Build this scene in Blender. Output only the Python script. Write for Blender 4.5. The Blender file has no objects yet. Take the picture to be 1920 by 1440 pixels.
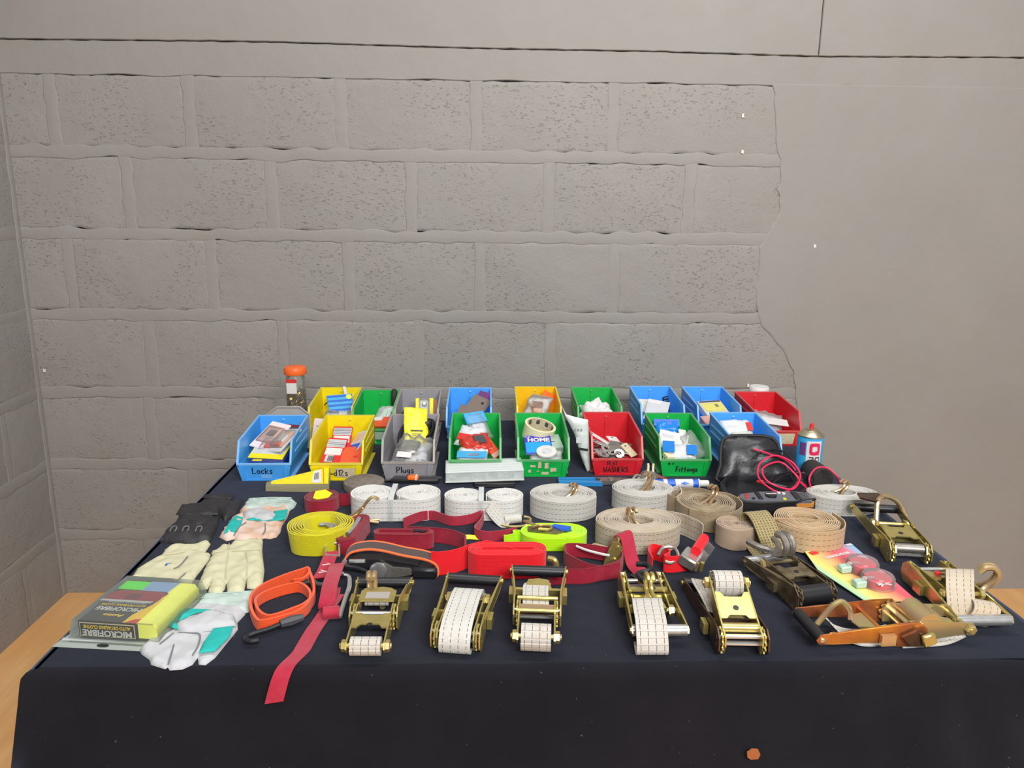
import bpy, bmesh, math, random
from mathutils import Vector, Matrix, Euler, noise
from mathutils.geometry import delaunay_2d_cdt

scene = bpy.context.scene
col = scene.collection
PI = math.pi
rnd = random.Random(7)

# ------------------------------------------------------------------ camera, world, light, exposure
TZ = 0.7248                                   # height of the table top
cam_data = bpy.data.cameras.new('camera')
cam = bpy.data.objects.new('camera', cam_data)
col.objects.link(cam)
cam_data.sensor_width = 36.0
cam_data.lens = 36.0 * 1450.8 / 1920.0
cam_data.clip_start = 0.02
_r, _u, _b = Vector((0.99949196, -0.0300831, 0.01052733)), Vector((-0.00354166, 0.22342389, 0.97471494)), Vector((-0.03167451, -0.97425704, 0.22320384))
cam.matrix_world = Matrix(((_r.x, _u.x, _b.x, 0), (_r.y, _u.y, _b.y, 0), (_r.z, _u.z, _b.z, 1.4148), (0, 0, 0, 1)))
scene.camera = cam

world = bpy.data.worlds.new('room_ambient')
scene.world = world
world.use_nodes = True
world.node_tree.nodes['Background'].inputs['Color'].default_value = (1.0, 0.985, 0.965, 1)
world.node_tree.nodes['Background'].inputs['Strength'].default_value = 0.28

def area_light(name, loc, target, sx, sy, power, color):
    d = bpy.data.lights.new(name, 'AREA')
    d.shape = 'RECTANGLE'; d.size = sx; d.size_y = sy; d.energy = power; d.color = color
    o = bpy.data.objects.new(name, d)
    col.objects.link(o)
    o.location = loc
    o.rotation_euler = (Vector(target) - Vector(loc)).to_track_quat('-Z', 'Y').to_euler()
    return o
area_light('ceiling_tube_light', (0.42, 1.25, 3.2), (0.42, 1.35, 0.0), 2.8, 0.5, 34, (1.0, 0.995, 0.985))
area_light('ceiling_tube_light', (0.75, -1.45, 2.6), (0.6, 0.8, 0.9), 1.8, 0.7, 92, (1.0, 0.995, 0.985))

vs = scene.view_settings
vs.view_transform = 'Standard'
vs.look = 'None'
vs.exposure = 0.54
vs.gamma = 1.0
vs.use_curve_mapping = False

# ------------------------------------------------------------------ materials
def S(r, g, b):
    f = lambda c: (c / 255 / 12.92) if c / 255 <= 0.04045 else ((c / 255 + 0.055) / 1.055) ** 2.4
    return (f(r), f(g), f(b), 1)

class NT:
    def __init__(s, name):
        s.m = bpy.data.materials.new(name); s.m.use_nodes = True
        s.t = s.m.node_tree; s.b = s.t.nodes['Principled BSDF']; s.out = s.t.nodes['Material Output']
    def n(s, kind, **kw):
        d = s.t.nodes.new(kind)
        for k, v in kw.items():
            if k.startswith('i_'):
                key = k[2:]; key = int(key) if key.isdigit() else key.replace('_', ' ')
                d.inputs[key].default_value = v
            else: setattr(d, k, v)
        return d
    def l(s, a, b): s.t.links.new(a, b)
    def math(s, op, a, b=None, c=None):
        d = s.t.nodes.new('ShaderNodeMath'); d.operation = op
        for i, v in enumerate((a, b, c)):
            if v is None: continue
            if isinstance(v, (int, float)): d.inputs[i].default_value = v
            else: s.l(v, d.inputs[i])
        return d.outputs[0]
    def mix(s, fac, a, b):
        d = s.t.nodes.new('ShaderNodeMix'); d.data_type = 'RGBA'
        if isinstance(fac, (int, float)): d.inputs[0].default_value = fac
        else: s.l(fac, d.inputs[0])
        for i, v in ((6, a), (7, b)):
            if isinstance(v, tuple): d.inputs[i].default_value = v
            else: s.l(v, d.inputs[i])
        return d.outputs[2]
    def noise(s, scale, detail=3, rough=.5, coord=None):
        d = s.n('ShaderNodeTexNoise'); d.inputs['Scale'].default_value = scale
        d.inputs['Detail'].default_value = detail; d.inputs['Roughness'].default_value = rough
        s.l(coord if coord else s.coord(), d.inputs['Vector'])
        return d.outputs['Fac']
    def coord(s):
        if not hasattr(s, '_c'): s._c = s.n('ShaderNodeTexCoord')
        return s._c.outputs['Object']
    def uv(s):
        s.coord(); return s._c.outputs['UV']
    def ramp(s, fac, lo, hi):
        d = s.n('ShaderNodeMapRange'); d.inputs['From Min'].default_value = lo; d.inputs['From Max'].default_value = hi
        s.l(fac, d.inputs['Value']); return d.outputs[0]
    def bump(s, h, strength, dist):
        d = s.n('ShaderNodeBump'); d.inputs['Strength'].default_value = strength; d.inputs['Distance'].default_value = dist
        s.l(h, d.inputs['Height'])
        if hasattr(s, '_bp'): s.l(s._bp, d.inputs['Normal'])
        s._bp = d.outputs[0]
        s.l(s._bp, s.b.inputs['Normal'])

def mat(name, c, rough=.5, metal=0.0, var=0.0, vscale=30, bump=0.0, bscale=200, bdist=.001, spec=.5, c2=None, coat=0.0):
    t = NT(name)
    b = t.b
    b.inputs['Roughness'].default_value = rough
    b.inputs['Metallic'].default_value = metal
    b.inputs['Specular IOR Level'].default_value = spec
    b.inputs['Coat Weight'].default_value = coat
    if var or c2:
        f = t.ramp(t.noise(vscale, 4, .6), .35, .65)
        d = c2 if c2 else tuple(x * (1 - var) for x in c[:3]) + (1,)
        t.l(t.mix(f, c, d), b.inputs['Base Color'])
    else:
        b.inputs['Base Color'].default_value = c
    if bump:
        t.bump(t.noise(bscale, 3, .6), bump, bdist)
    return t.m

def clear_plastic(name, tint=(1, 1, 1, 1), see=.80, rough=.12, body=.62):
    t = NT(name)
    tr = t.n('ShaderNodeBsdfTransparent'); tr.inputs[0].default_value = tint
    t.b.inputs['Base Color'].default_value = (body, body * 1.03, body * 1.02, 1)
    t.b.inputs['Roughness'].default_value = rough
    t.b.inputs['Specular IOR Level'].default_value = .8
    fr = t.n('ShaderNodeFresnel'); fr.inputs[0].default_value = 1.45
    fac = t.math('MINIMUM', t.math('ADD', fr.outputs[0], 1 - see), .95)
    mx = t.n('ShaderNodeMixShader')
    t.l(fac, mx.inputs[0]); t.l(tr.outputs[0], mx.inputs[1]); t.l(t.b.outputs[0], mx.inputs[2])
    t.l(mx.outputs[0], t.out.inputs['Surface'])
    return t.m

def webbing(name, c, line=None, lines=4, dash=.011, duty=.62, lw=.045, cross=None, dirt=None, dirt_amt=.5, rib=.0017, edge=None):
    """woven strap: u runs along the strap in metres, v across it from 0 to 1"""
    t = NT(name)
    sep = t.n('ShaderNodeSeparateXYZ'); t.l(t.uv(), sep.inputs[0])
    u, v = sep.outputs[0], sep.outputs[1]
    base = c
    if dirt:
        f = t.math('MULTIPLY', t.ramp(t.noise(22, 5, .65), .40, .72), dirt_amt)
        base = t.mix(f, c, dirt)
    if edge:
        e = t.math('GREATER_THAN', t.math('ABSOLUTE', t.math('SUBTRACT', v, .5)), edge[1])
        base = t.mix(e, base, edge[0])
    if line:
        fv = t.math('ABSOLUTE', t.math('SUBTRACT', t.math('FRACT', t.math('MULTIPLY', v, lines)), .5))
        mv = t.math('LESS_THAN', fv, lw * lines / 2)
        mu = t.math('LESS_THAN', t.math('FRACT', t.math('DIVIDE', u, dash)), duty)
        base = t.mix(t.math('MULTIPLY', t.math('MULTIPLY', mv, mu), .85), base, line)
    if cross:
        cu = t.math('LESS_THAN', t.math('FRACT', t.math('DIVIDE', u, cross)), .08)
        base = t.mix(t.math('MULTIPLY', cu, .35), base, line)
    if isinstance(base, tuple): t.b.inputs['Base Color'].default_value = base
    else: t.l(base, t.b.inputs['Base Color'])
    t.b.inputs['Roughness'].default_value = .78
    t.b.inputs['Specular IOR Level'].default_value = .25
    t.b.inputs['Sheen Weight'].default_value = .15
    rb = t.math('SINE', t.math('MULTIPLY', u, 2 * PI / rib))
    rv = t.math('SINE', t.math('MULTIPLY', v, 2 * PI * 18))
    t.bump(t.math('ADD', t.math('MULTIPLY', rb, .5), t.math('MULTIPLY', rv, .35)), .5, .0006)
    t.bump(t.noise(60, 3), .35, .002)
    return t.m

M = {}
# ------------------------------------------------------------------ mesh helpers
def V(*a): return Vector(a)

class MB:
    """collects shapes; build() links them as one mesh object"""
    def __init__(s): s.v = []; s.f = []; s.uv = {}
    def add(s, verts, faces, uvs=None):
        o = len(s.v); s.v += [tuple(p) for p in verts]
        for i, f in enumerate(faces):
            if uvs: s.uv[len(s.f)] = uvs[i]
            s.f.append([k + o for k in f])
        return s
    def box(s, x0, x1, y0, y1, z0, z1, m=None, bev=0.0):
        if bev:
            b = bev
            rings = []
            for z, e in ((z0, b), (z0 + b, 0), (z1 - b, 0), (z1, b)):
                rings.append([(x0 + e, y0 + b, z), (x0 + b, y0 + e, z), (x1 - b, y0 + e, z), (x1 - e, y0 + b, z), (x1 - e, y1 - b, z), (x1 - b, y1 - e, z), (x0 + b, y1 - e, z), (x0 + e, y1 - b, z)])
            vv = [V(*p) for r in rings for p in r]
            ff = [list(range(7, -1, -1)), list(range(24, 32))]
            for k in range(3):
                for i in range(8): ff.append([k * 8 + i, k * 8 + (i + 1) % 8, k * 8 + 8 + (i + 1) % 8, k * 8 + 8 + i])
        else:
            vv = [V(x, y, z) for z in (z0, z1) for x, y in ((x0, y0), (x1, y0), (x1, y1), (x0, y1))]
            ff = [[3, 2, 1, 0], [4, 5, 6, 7], [0, 1, 5, 4], [1, 2, 6, 5], [2, 3, 7, 6], [3, 0, 4, 7]]
        if m: vv = [m @ p for p in vv]
        return s.add(vv, ff)
    def plate(s, pts, vec, m=None):
        """polygon pushed along vec"""
        vec = V(*vec); a = [V(*p) for p in pts]; n = len(a)
        nrm = V(0, 0, 0)
        for i in range(n):
            nrm += a[i].cross(a[(i + 1) % n])
        if nrm.dot(vec) < 0: a.reverse()
        vv = a + [p + vec for p in a]
        if m: vv = [m @ p for p in vv]
        ff = [list(range(n - 1, -1, -1)), list(range(n, 2 * n))] + [[i, (i + 1) % n, n + (i + 1) % n, n + i] for i in range(n)]
        return s.add(vv, ff)
    def tube(s, path, r, n=8, closed=False, m=None, flat=1.0, up=None, cap=True):
        """round bar along a path; r a number or one per point"""
        P = [V(*p) for p in path]; k = len(P)
        rr = r if isinstance(r, (list, tuple)) else [r] * k
        T = []
        for i in range(k):
            if closed: d = P[(i + 1) % k] - P[i - 1]
            else: d = P[min(i + 1, k - 1)] - P[max(i - 1, 0)]
            T.append(d.normalized() if d.length > 1e-9 else V(0, 0, 1))
        ref = V(*up) if up else (V(0, 0, 1) if abs(T[0].z) < .9 else V(1, 0, 0))
        nrm = (ref - T[0] * ref.dot(T[0])).normalized()
        vv = []
        for i in range(k):
            if up: nrm = V(*up)
            nrm = nrm - T[i] * nrm.dot(T[i])
            nrm = nrm.normalized() if nrm.length > 1e-6 else T[i].orthogonal().normalized()
            bn = T[i].cross(nrm)
            for j in range(n):
                a = 2 * PI * (j + .5) / n
                vv.append(P[i] + (bn * math.cos(a) + nrm * math.sin(a) * flat) * rr[i])
        ff = []
        for i in range(k if closed else k - 1):
            q = (i + 1) % k
            for j in range(n):
                ff.append([i * n + j, i * n + (j + 1) % n, q * n + (j + 1) % n, q * n + j])
        if cap and not closed:
            ff.append(list(range(n - 1, -1, -1))); ff.append([(k - 1) * n + j for j in range(n)])
        if m: vv = [m @ p for p in vv]
        return s.add(vv, ff)
    def lathe(s, prof, n=24, m=None, caps=True):
        """profile of (radius, z) turned about z"""
        vv = []; ff = []
        for r, z in prof:
            for j in range(n):
                a = 2 * PI * j / n; vv.append(V(r * math.cos(a), r * math.sin(a), z))
        for i in range(len(prof) - 1):
            for j in range(n):
                ff.append([i * n + j, i * n + (j + 1) % n, (i + 1) * n + (j + 1) % n, (i + 1) * n + j])
        if caps:
            ff.append(list(range(n - 1, -1, -1))); ff.append([(len(prof) - 1) * n + j for j in range(n)])
        if m: vv = [m @ p for p in vv]
        return s.add(vv, ff)
    def ribbon(s, path, width, thick=.0022, wdir=None, u0=0.0, m=None):
        """strap: path of points (or (point, width direction)); a flat band with real thickness, uv along it"""
        P = []; W = []
        for p in path:
            if wdir is None: P.append(V(*p[0])); W.append(V(*p[1]).normalized())
            else: P.append(V(*p)); W.append(V(*wdir).normalized())
        k = len(P); vv = []; us = [u0]
        for i in range(1, k): us.append(us[-1] + (P[i] - P[i - 1]).length)
        for i in range(k):
            d = (P[min(i + 1, k - 1)] - P[max(i - 1, 0)])
            nn = d.cross(W[i]); nn = nn.normalized() if nn.length > 1e-9 else V(0, 0, 1)
            for a, b in ((-.5, -.5), (.5, -.5), (.5, .5), (-.5, .5)):
                vv.append(P[i] + W[i] * width * a + nn * thick * b)
        ff = []; uu = []
        vs_ = (0, 1, 1, 0)
        for i in range(k - 1):
            for j in range(4):
                j2 = (j + 1) % 4
                ff.append([i * 4 + j, (i + 1) * 4 + j, (i + 1) * 4 + j2, i * 4 + j2])
                uu.append([(us[i], vs_[j]), (us[i + 1], vs_[j]), (us[i + 1], vs_[j2]), (us[i], vs_[j2])])
        ff.append([0, 1, 2, 3]); uu.append([(us[0], 0), (us[0], 1), (us[0], 1), (us[0], 0)])
        e = (k - 1) * 4
        ff.append([e + 3, e + 2, e + 1, e]); uu.append([(us[-1], 0), (us[-1], 1), (us[-1], 1), (us[-1], 0)])
        if m: vv = [m @ p for p in vv]
        return s.add(vv, ff, uu)
    def build(s, name, material, parent=None, smooth=40, label=None, kind=None, loc=None, rot=None):
        me = bpy.data.meshes.new(name)
        me.from_pydata(s.v, [], s.f)
        if s.uv:
            ul = me.uv_layers.new(name='UVMap')
            for p in me.polygons:
                q = s.uv.get(p.index)
                if q:
                    for li, c in zip(p.loop_indices, q): ul.data[li].uv = c
        me.validate(clean_customdata=False)
        if smooth:
            me.shade_smooth()
            me.set_sharp_from_angle(angle=math.radians(smooth))
        return put(name, me, material, parent, label, kind, loc, rot)

def put(name, me, material, parent=None, label=None, kind=None, loc=None, rot=None):
    o = bpy.data.objects.new(name, me)
    col.objects.link(o)
    if material is not None:
        me.materials.clear()
        me.materials.append(M[material] if isinstance(material, str) else material)
    if parent: o.parent = parent
    if label: o['label'] = label
    if kind: o['kind'] = kind
    if loc: o.location = loc
    if rot: o.rotation_euler = rot
    return o

def thing(name, label, cat, loc=(0, 0, 0), rot=0.0, group=None):
    o = bpy.data.objects.new(name, None)
    o.empty_display_size = .02
    col.objects.link(o)
    o.location = loc
    o.rotation_euler = rot if isinstance(rot, tuple) else (0, 0, rot)
    o['label'] = label; o['category'] = cat
    if group: o['group'] = group
    return o

def on_table(xy, h=0.0): return (xy[0], xy[1], TZ + h)

def structure(o): o['kind'] = 'structure'; return o

_text_cache = {}
def text(s, size, material, parent, m, name='lettering', width=None, depth=.0002, bold=.0):
    """flat lettering as a thin mesh in its own plane"""
    key = (s, size, depth, bold)
    if key not in _text_cache:
        c = bpy.data.curves.new('lettering', 'FONT'); c.body = s; c.size = size; c.extrude = depth
        c.align_x = 'CENTER'; c.align_y = 'CENTER'; c.offset = bold; c.resolution_u = 3
        t = bpy.data.objects.new('lettering', c); col.objects.link(t)
        dg = bpy.context.evaluated_depsgraph_get()
        me = bpy.data.meshes.new_from_object(t.evaluated_get(dg))
        bpy.data.objects.remove(t); bpy.data.curves.remove(c)
        _text_cache[key] = me
    me = _text_cache[key].copy()
    if width:
        xs = [v.co.x for v in me.vertices]; k = width / (max(xs) - min(xs))
        me.transform(Matrix.Diagonal((k, 1, 1, 1)))
    me.transform(m)
    return put(name, me, material, parent)

# single-stroke letters for felt-pen writing, in a unit box
GL = {
 'L': [[(0,1),(0,0),(.5,0)]], 'o': [[(.25,.55),(.05,.4),(.05,.15),(.25,0),(.45,.15),(.45,.4),(.25,.55)]],
 'c': [[(.45,.5),(.2,.55),(.03,.3),(.15,.03),(.45,.06)]], 'k': [[(.05,.9),(.05,0)],[(.45,.55),(.07,.25),(.48,0)]],
 's': [[(.42,.5),(.15,.55),(.1,.35),(.38,.22),(.35,.02),(.03,.04)]], 'P': [[(.05,0),(.05,1),(.4,.95),(.5,.72),(.38,.5),(.07,.48)]],
 'l': [[(.15,1),(.15,0)]], 'u': [[(.05,.5),(.08,.08),(.3,.02),(.42,.15),(.45,.5),(.45,0)]],
 'g': [[(.42,.5),(.12,.52),(.05,.2),(.25,.08),(.42,.25),(.44,.5),(.4,-.3),(.08,-.32)]],
 'F': [[(.05,0),(.08,1)],[(.08,.98),(.5,.95)],[(.07,.52),(.4,.52)]], 'i': [[(.12,.5),(.12,0)],[(.12,.72),(.14,.76)]],
 't': [[(.2,.85),(.2,.05),(.36,.02)],[(.03,.55),(.4,.58)]], 'n': [[(.05,.5),(.05,0)],[(.05,.35),(.25,.52),(.4,.4),(.42,0)]],
 'W': [[(0,.95),(.15,0),(.3,.6),(.45,0),(.62,.98)]], 'A': [[(0,0),(.25,.98),(.5,0)],[(.1,.36),(.42,.38)]],
 'S': [[(.45,.9),(.15,.98),(.05,.7),(.42,.38),(.38,.05),(.02,.04)]], 'H': [[(.03,1),(.03,0)],[(.45,1),(.45,0)],[(.03,.5),(.45,.52)]],
 'E': [[(.45,.97),(.05,.95),(.05,.02),(.47,0)],[(.05,.5),(.38,.52)]], 'R': [[(.05,0),(.05,.98),(.42,.9),(.42,.6),(.07,.48),(.48,0)]],
 'T': [[(0,.96),(.5,.98)],[(.25,.96),(.25,0)]], 'C': [[(.46,.85),(.2,.98),(.03,.5),(.2,.02),(.47,.12)]],
 'f': [[(.45,.9),(.3,.98),(.22,.8),(.2,-.2)],[(.02,.5),(.42,.52)]], 'd': [[(.42,.98),(.42,0)],[(.42,.4),(.2,.5),(.05,.25),(.2,.02),(.42,.2)]],
 '1': [[(.1,.75),(.25,.98),(.22,0)]], '2': [[(.05,.8),(.25,.98),(.42,.75),(.05,.03),(.5,.05)]], 'w': [[(0,.5),(.12,0),(.25,.4),(.38,0),(.5,.5)]],
 '.': [[(.1,.0),(.14,.04)]], 'r': [[(.05,.5),(.08,0)],[(.07,.32),(.2,.5),(.38,.48)]], '~': [[(0,.3),(.2,.45),(.35,.2),(.6,.4)]], ' ': [],
}
def pen(s, size, parent, m, material='ink', r=.0014, name='lettering', step=.62):
    b = MB(); x = 0.0
    for ch in s:
        for st in GL.get(ch, []):
            b.tube([(x + px * size * 1.0, py * size, 0) for px, py in st], r, 5, m=m, flat=.35, up=None)
        x += (.8 if ch == 'W' else .32 if ch in 'il1.' else step) * size
    return b.build(name, material, parent)

def puff(outline, t, res=.006, base=0.0, power=.5, soft=.018, extra=None, seed=0, wrinkle=.0015, nscale=45):
    """pillow over an outline (list of xy): flat underneath, swelling to thickness t inside"""
    n = len(outline)
    pts = []
    for i in range(n):
        a = Vector(outline[i]); b2 = Vector(outline[(i + 1) % n]); k = max(1, int((b2 - a).length / res))
        for j in range(k): pts.append(a.lerp(b2, j / k))
    nb = len(pts)
    xs = [p.x for p in pts]; ys = [p.y for p in pts]
    def inside(x, y):
        c = False; j = nb - 1
        for i in range(nb):
            if (pts[i].y > y) != (pts[j].y > y) and x < (pts[j].x - pts[i].x) * (y - pts[i].y) / (pts[j].y - pts[i].y) + pts[i].x: c = not c
            j = i
        return c
    def dist(x, y):
        return min((p.x - x) ** 2 + (p.y - y) ** 2 for p in pts) ** .5
    P = list(pts); D = [0.0] * nb
    y = min(ys); row = 0
    while y < max(ys):
        x = min(xs) + (res / 2 if row % 2 else 0)
        while x < max(xs):
            if inside(x, y):
                d = dist(x, y)
                if d > res * .45: P.append(Vector((x, y))); D.append(d)
            x += res
        y += res * .87; row += 1
    r = delaunay_2d_cdt(P, [], [list(range(nb))], 1, 1e-7)
    vo, fo, orig = r[0], r[2], r[3]
    D2 = []
    for i, p in enumerate(vo):
        o = orig[i] if i < len(orig) else []
        D2.append(min((D[k] for k in o if k < len(D)), default=0.0))
    b = MB(); top = []; N = len(vo)
    for p, d in zip(vo, D2):
        k = min(1, d / soft) ** power
        z = base + .0008 + t * k
        if d > 0: z += wrinkle * noise.noise(Vector((p.x * nscale, p.y * nscale, seed))) * min(1, d / .008) * 2
        if extra: z += extra(p.x, p.y) * min(1, d / .006)
        top.append((p.x, p.y, z))
    edge = {}
    for f in fo:
        for i in range(3):
            e = (f[i], f[(i + 1) % 3]); edge[e] = 1
    faces = [list(f) for f in fo] + [[N + k for k in reversed(f)] for f in fo]
    for (a, c) in edge:
        if (c, a) not in edge: faces.append([c, a, N + a, N + c])
    b.add(top + [(p.x, p.y, base) for p in vo], faces)
    return b

def rel(pts, o): return [(p[0] - o[0], p[1] - o[1]) for p in pts]

def smooth_line(pts, n=6, closed=False):
    """Catmull-Rom through points"""
    P = [Vector(p) for p in pts]; k = len(P); out = []
    for i in range(k if closed else k - 1):
        p0 = P[i - 1] if (closed or i > 0) else P[0]
        p1 = P[i]; p2 = P[(i + 1) % k]
        p3 = P[(i + 2) % k] if (closed or i + 2 < k) else P[k - 1]
        for j in range(n):
            t = j / n
            out.append(.5 * ((2 * p1) + (p2 - p0) * t + (2 * p0 - 5 * p1 + 4 * p2 - p3) * t * t + (3 * p1 - p0 - 3 * p2 + p3) * t ** 3))
    if not closed: out.append(P[-1])
    return out

def RX(a): return Matrix.Rotation(a, 4, 'X')
def RY(a): return Matrix.Rotation(a, 4, 'Y')
def RZ(a): return Matrix.Rotation(a, 4, 'Z')
def TR(x, y, z): return Matrix.Translation((x, y, z))

# ------------------------------------------------------------------ the setting
YW = 2.6895; XL = -1.5703
def wall_paint(name, rough_amt, pits, seed):
    t = NT(name)
    c = t.n('ShaderNodeNewGeometry').outputs['Position']
    tone = t.ramp(t.noise(1.3, 4, .6, c), .3, .7)
    tone2 = t.ramp(t.noise(9, 4, .6, c), .35, .65)
    base = t.mix(tone, S(147, 144, 140), S(137, 134, 130))
    base = t.mix(t.math('MULTIPLY', tone2, .35), base, S(143, 135, 127))
    if pits:
        pn = t.n('ShaderNodeTexNoise'); pn.inputs['Scale'].default_value = 150; pn.inputs['Detail'].default_value = 2
        mp = t.n('ShaderNodeMapping'); mp.inputs['Scale'].default_value = (.55, .55, 1.2); t.l(c, mp.inputs[0]); t.l(mp.outputs[0], pn.inputs['Vector'])
        zone = t.ramp(t.noise(4, 3, .6, c), .44, .60)
        hole = t.math('MULTIPLY', t.math('GREATER_THAN', pn.outputs['Fac'], pits), zone)
        hs = t.math('MULTIPLY', t.ramp(pn.outputs['Fac'], pits - .04, pits + .05), zone)
        t.bump(t.math('MULTIPLY', hs, -1.0), .65, .006)
    t.l(base, t.b.inputs['Base Color'])
    t.b.inputs['Roughness'].default_value = .62
    t.b.inputs['Specular IOR Level'].default_value = .35
    t.bump(t.noise(170, 4, .65, c), rough_amt, .003)
    t.bump(t.noise(18, 3, .5, c), .35 * rough_amt + .08, .012)
    return t.m
M['block_paint'] = wall_paint('painted_concrete_block', .40, .665, 1)
M['mortar_paint'] = wall_paint('painted_mortar', .22, 0, 2)
M['plaster_paint'] = wall_paint('painted_plaster', .10, 0, 3)
M['gap'] = mat('dark_joint', S(84, 78, 70), .9)

def wavy(pts, amp, seg, seed, freq=14):
    """subdivide a closed xz outline and wobble it"""
    out = []
    n = len(pts)
    for i in range(n):
        a = Vector(pts[i]); b2 = Vector(pts[(i + 1) % n]); k = max(1, int((b2 - a).length / seg))
        for j in range(k):
            p = a.lerp(b2, j / k)
            out.append(p + Vector((noise.noise((p.x * freq, p.y * freq, seed)), noise.noise((p.x * freq, p.y * freq, seed + 9.3)))) * amp)
    return out

def slab(pts, depth, bev, name, material, parent, to3d, k=.012, smooth=60):
    """irregular slab: outline ring at the wall, ring at the face, shrunken front"""
    n = len(pts); c = sum(pts, Vector((0, 0))) / n
    def inset(p, e):
        d = c - p; return p + Vector((math.copysign(min(e, abs(d.x)), d.x), math.copysign(min(e, abs(d.y)), d.y)))
    rings = [(pts, -.012), (pts, depth - bev), ([inset(p, bev * .5) for p in pts], depth - bev * .3), ([inset(p, k) for p in pts], depth)]
    vv = []; ff = []
    for r, d in rings: vv += [to3d(p.x, p.y, d) for p in r]
    for i in range(3):
        for j in range(n): ff.append([i * n + j, i * n + (j + 1) % n, (i + 1) * n + (j + 1) % n, (i + 1) * n + j])
    ff.append([3 * n + j for j in range(n)])
    return MB().add(vv, ff).build(name, material, parent, smooth=smooth)

back3 = lambda x, z, d: (x, YW - d, z)
left3 = lambda y, z, d: (XL + d, y, z)

wall_back = structure(MB().box(XL - .1, 3.4, YW + .012, YW + .12, -.05, 3.3).build('wall_back', 'gap', smooth=0))
wall_left = structure(MB().box(XL - .12, XL - .012, -1.5, YW + .12, -.05, 3.3).build('wall_left', 'gap', smooth=0))

ZJ = [1.831, 1.5767, 1.3123, 1.0393, .765, .4985, .2287, -.03]       # bed joints, top to bottom
XJ = [  # upright joints of each course of the back wall
 [-1.60, (-1.4129,1.6909)[0], (-0.9726,1.6970)[0], (-0.4827,1.7038)[0], (-0.0401,1.7099)[0], (0.4140,1.7162)[0], 1.03],
 [-1.60, (-1.1951,1.4408)[0], (-0.7233,1.4460)[0], (-0.2588,1.4511)[0], (0.2033,1.4561)[0], (0.6830,1.4614)[0], 1.03],
 [-1.60, (-1.4146,1.1707)[0], (-0.9413,1.1745)[0], (-0.4756,1.1782)[0], (-0.0271,1.1817)[0], (0.4371,1.1854)[0], 0.96],
 [-1.60, (-1.1715,0.8990)[0], (-0.7123,0.9012)[0], (-0.2427,0.9035)[0], (0.2224,0.9057)[0], (0.6695,0.9079)[0], 1.17],
 [-1.60, (-1.1946,0.6282)[0], (-0.7329,0.6290)[0], (-0.2472,0.6299)[0], (0.2245,0.6307)[0], (0.6914,0.6315)[0], 1.17],
 [-1.60, (-1.0654,0.3656)[0], (-0.5731,0.3650)[0], (-0.0654,0.3644)[0], (0.4482,0.3637)[0], 1.20],
 [-1.60, (-1.2410,0.1243)[0], (-0.7608,0.1224)[0], (-0.2555,0.1204)[0], (0.2354,0.1184)[0], (0.7216,0.1165)[0], 1.12]]
g = .014
sd = 0
for ci in range(7):
    z1, z0 = ZJ[ci] - g, ZJ[ci + 1] + g
    for a, b2 in zip(XJ[ci][:-1], XJ[ci][1:]):
        sd += 1
        e = .001
        pts = wavy([(a + g * .85, z0 + e), (b2 - g * .85, z0 + e), (b2 - g * .85, z1 - e), (a + g * .85, z1 - e)], .008, .020, sd * 3.7, 26)
        slab(pts, .0042 + rnd.uniform(-.0008, .0012), .0035, 'block', 'block_paint', wall_back, back3)
    # mortar between the blocks of this course
    for b2 in XJ[ci][1:-1]:
        sd += 1
        q = g * 1.5
        pts = wavy([(b2 - q, z0 - .012), (b2 + q, z0 - .012), (b2 + q, z1 + .012), (b2 - q, z1 + .012)], .008, .02, sd * 5.1, 24)
        slab(pts, .0046, .0016, 'mortar_joint', 'mortar_paint', wall_back, back3, .004)
for i, z in enumerate(ZJ[1:-1]):
    q = g * 1.42
    pts = wavy([(-1.60, z - q), (1.17, z - q), (1.17, z + q), (-1.60, z + q)], .0105, .016, 40 + i * 7.7, 17)
    slab(pts, .0050, .0018, 'mortar_bed', 'mortar_paint', wall_back, back3, .004)
# band below the concrete beam, then the beam in two pieces with a crack between
BEAM = [(-1.5522,1.9177), (-0.7464,1.9230), (-0.0281,1.9138), (0.4935,1.9141), (0.8454,1.9099), (1.0848,1.9072), (1.7737,1.9148)]
BEAM = [(-1.62, BEAM[0][1])] + BEAM + [(3.3, BEAM[-1][1] - .004)]
def beam_z(x):
    for (xa, za), (xb, zb) in zip(BEAM[:-1], BEAM[1:]):
        if x <= xb: return za + (zb - za) * (x - xa) / (xb - xa)
    return BEAM[-1][1]
xc = (1.0809,1.9821)[0]
edge = lambda x, seed, amp: beam_z(x) + amp * noise.noise((x * 22, seed, 0)) + amp * .5 * noise.noise((x * 90, seed, 3))
def run(x0, x1, fn, k=.02):
    m_ = max(2, int((x1 - x0) / k)); return [Vector((x0 + (x1 - x0) * i / m_, fn(x0 + (x1 - x0) * i / m_))) for i in range(m_ + 1)]
low = run(-1.62, 3.3, lambda x: 1.831 - .016 + .006 * noise.noise((x * 8, 5, 0)), .03)
high = run(-1.62, 3.3, lambda x: edge(x, 1, .0035) - .0022)
slab(low + high[::-1], .006, .003, 'mortar_band', 'mortar_paint', wall_back, back3, .002, 0)
b1 = run(-1.62, xc - .0012, lambda x: edge(x, 2, .0025))
slab(b1 + [Vector((xc - .003, 2.6)), Vector((-1.62, 2.6))], .010, .003, 'concrete_beam', 'plaster_paint', wall_back, back3, .002, 0)
b1 = run(xc + .0015, 3.3, lambda x: edge(x, 2, .0025))
slab(b1 + [Vector((3.3, 2.6)), Vector((xc + .0005, 2.6))], .0095, .003, 'concrete_beam', 'plaster_paint', wall_back, back3, .002, 0)
MB().box(-1.62, 3.3, YW - .006, YW + .012, 2.59, 3.3).build('upper_wall', 'plaster_paint', wall_back)
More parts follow.
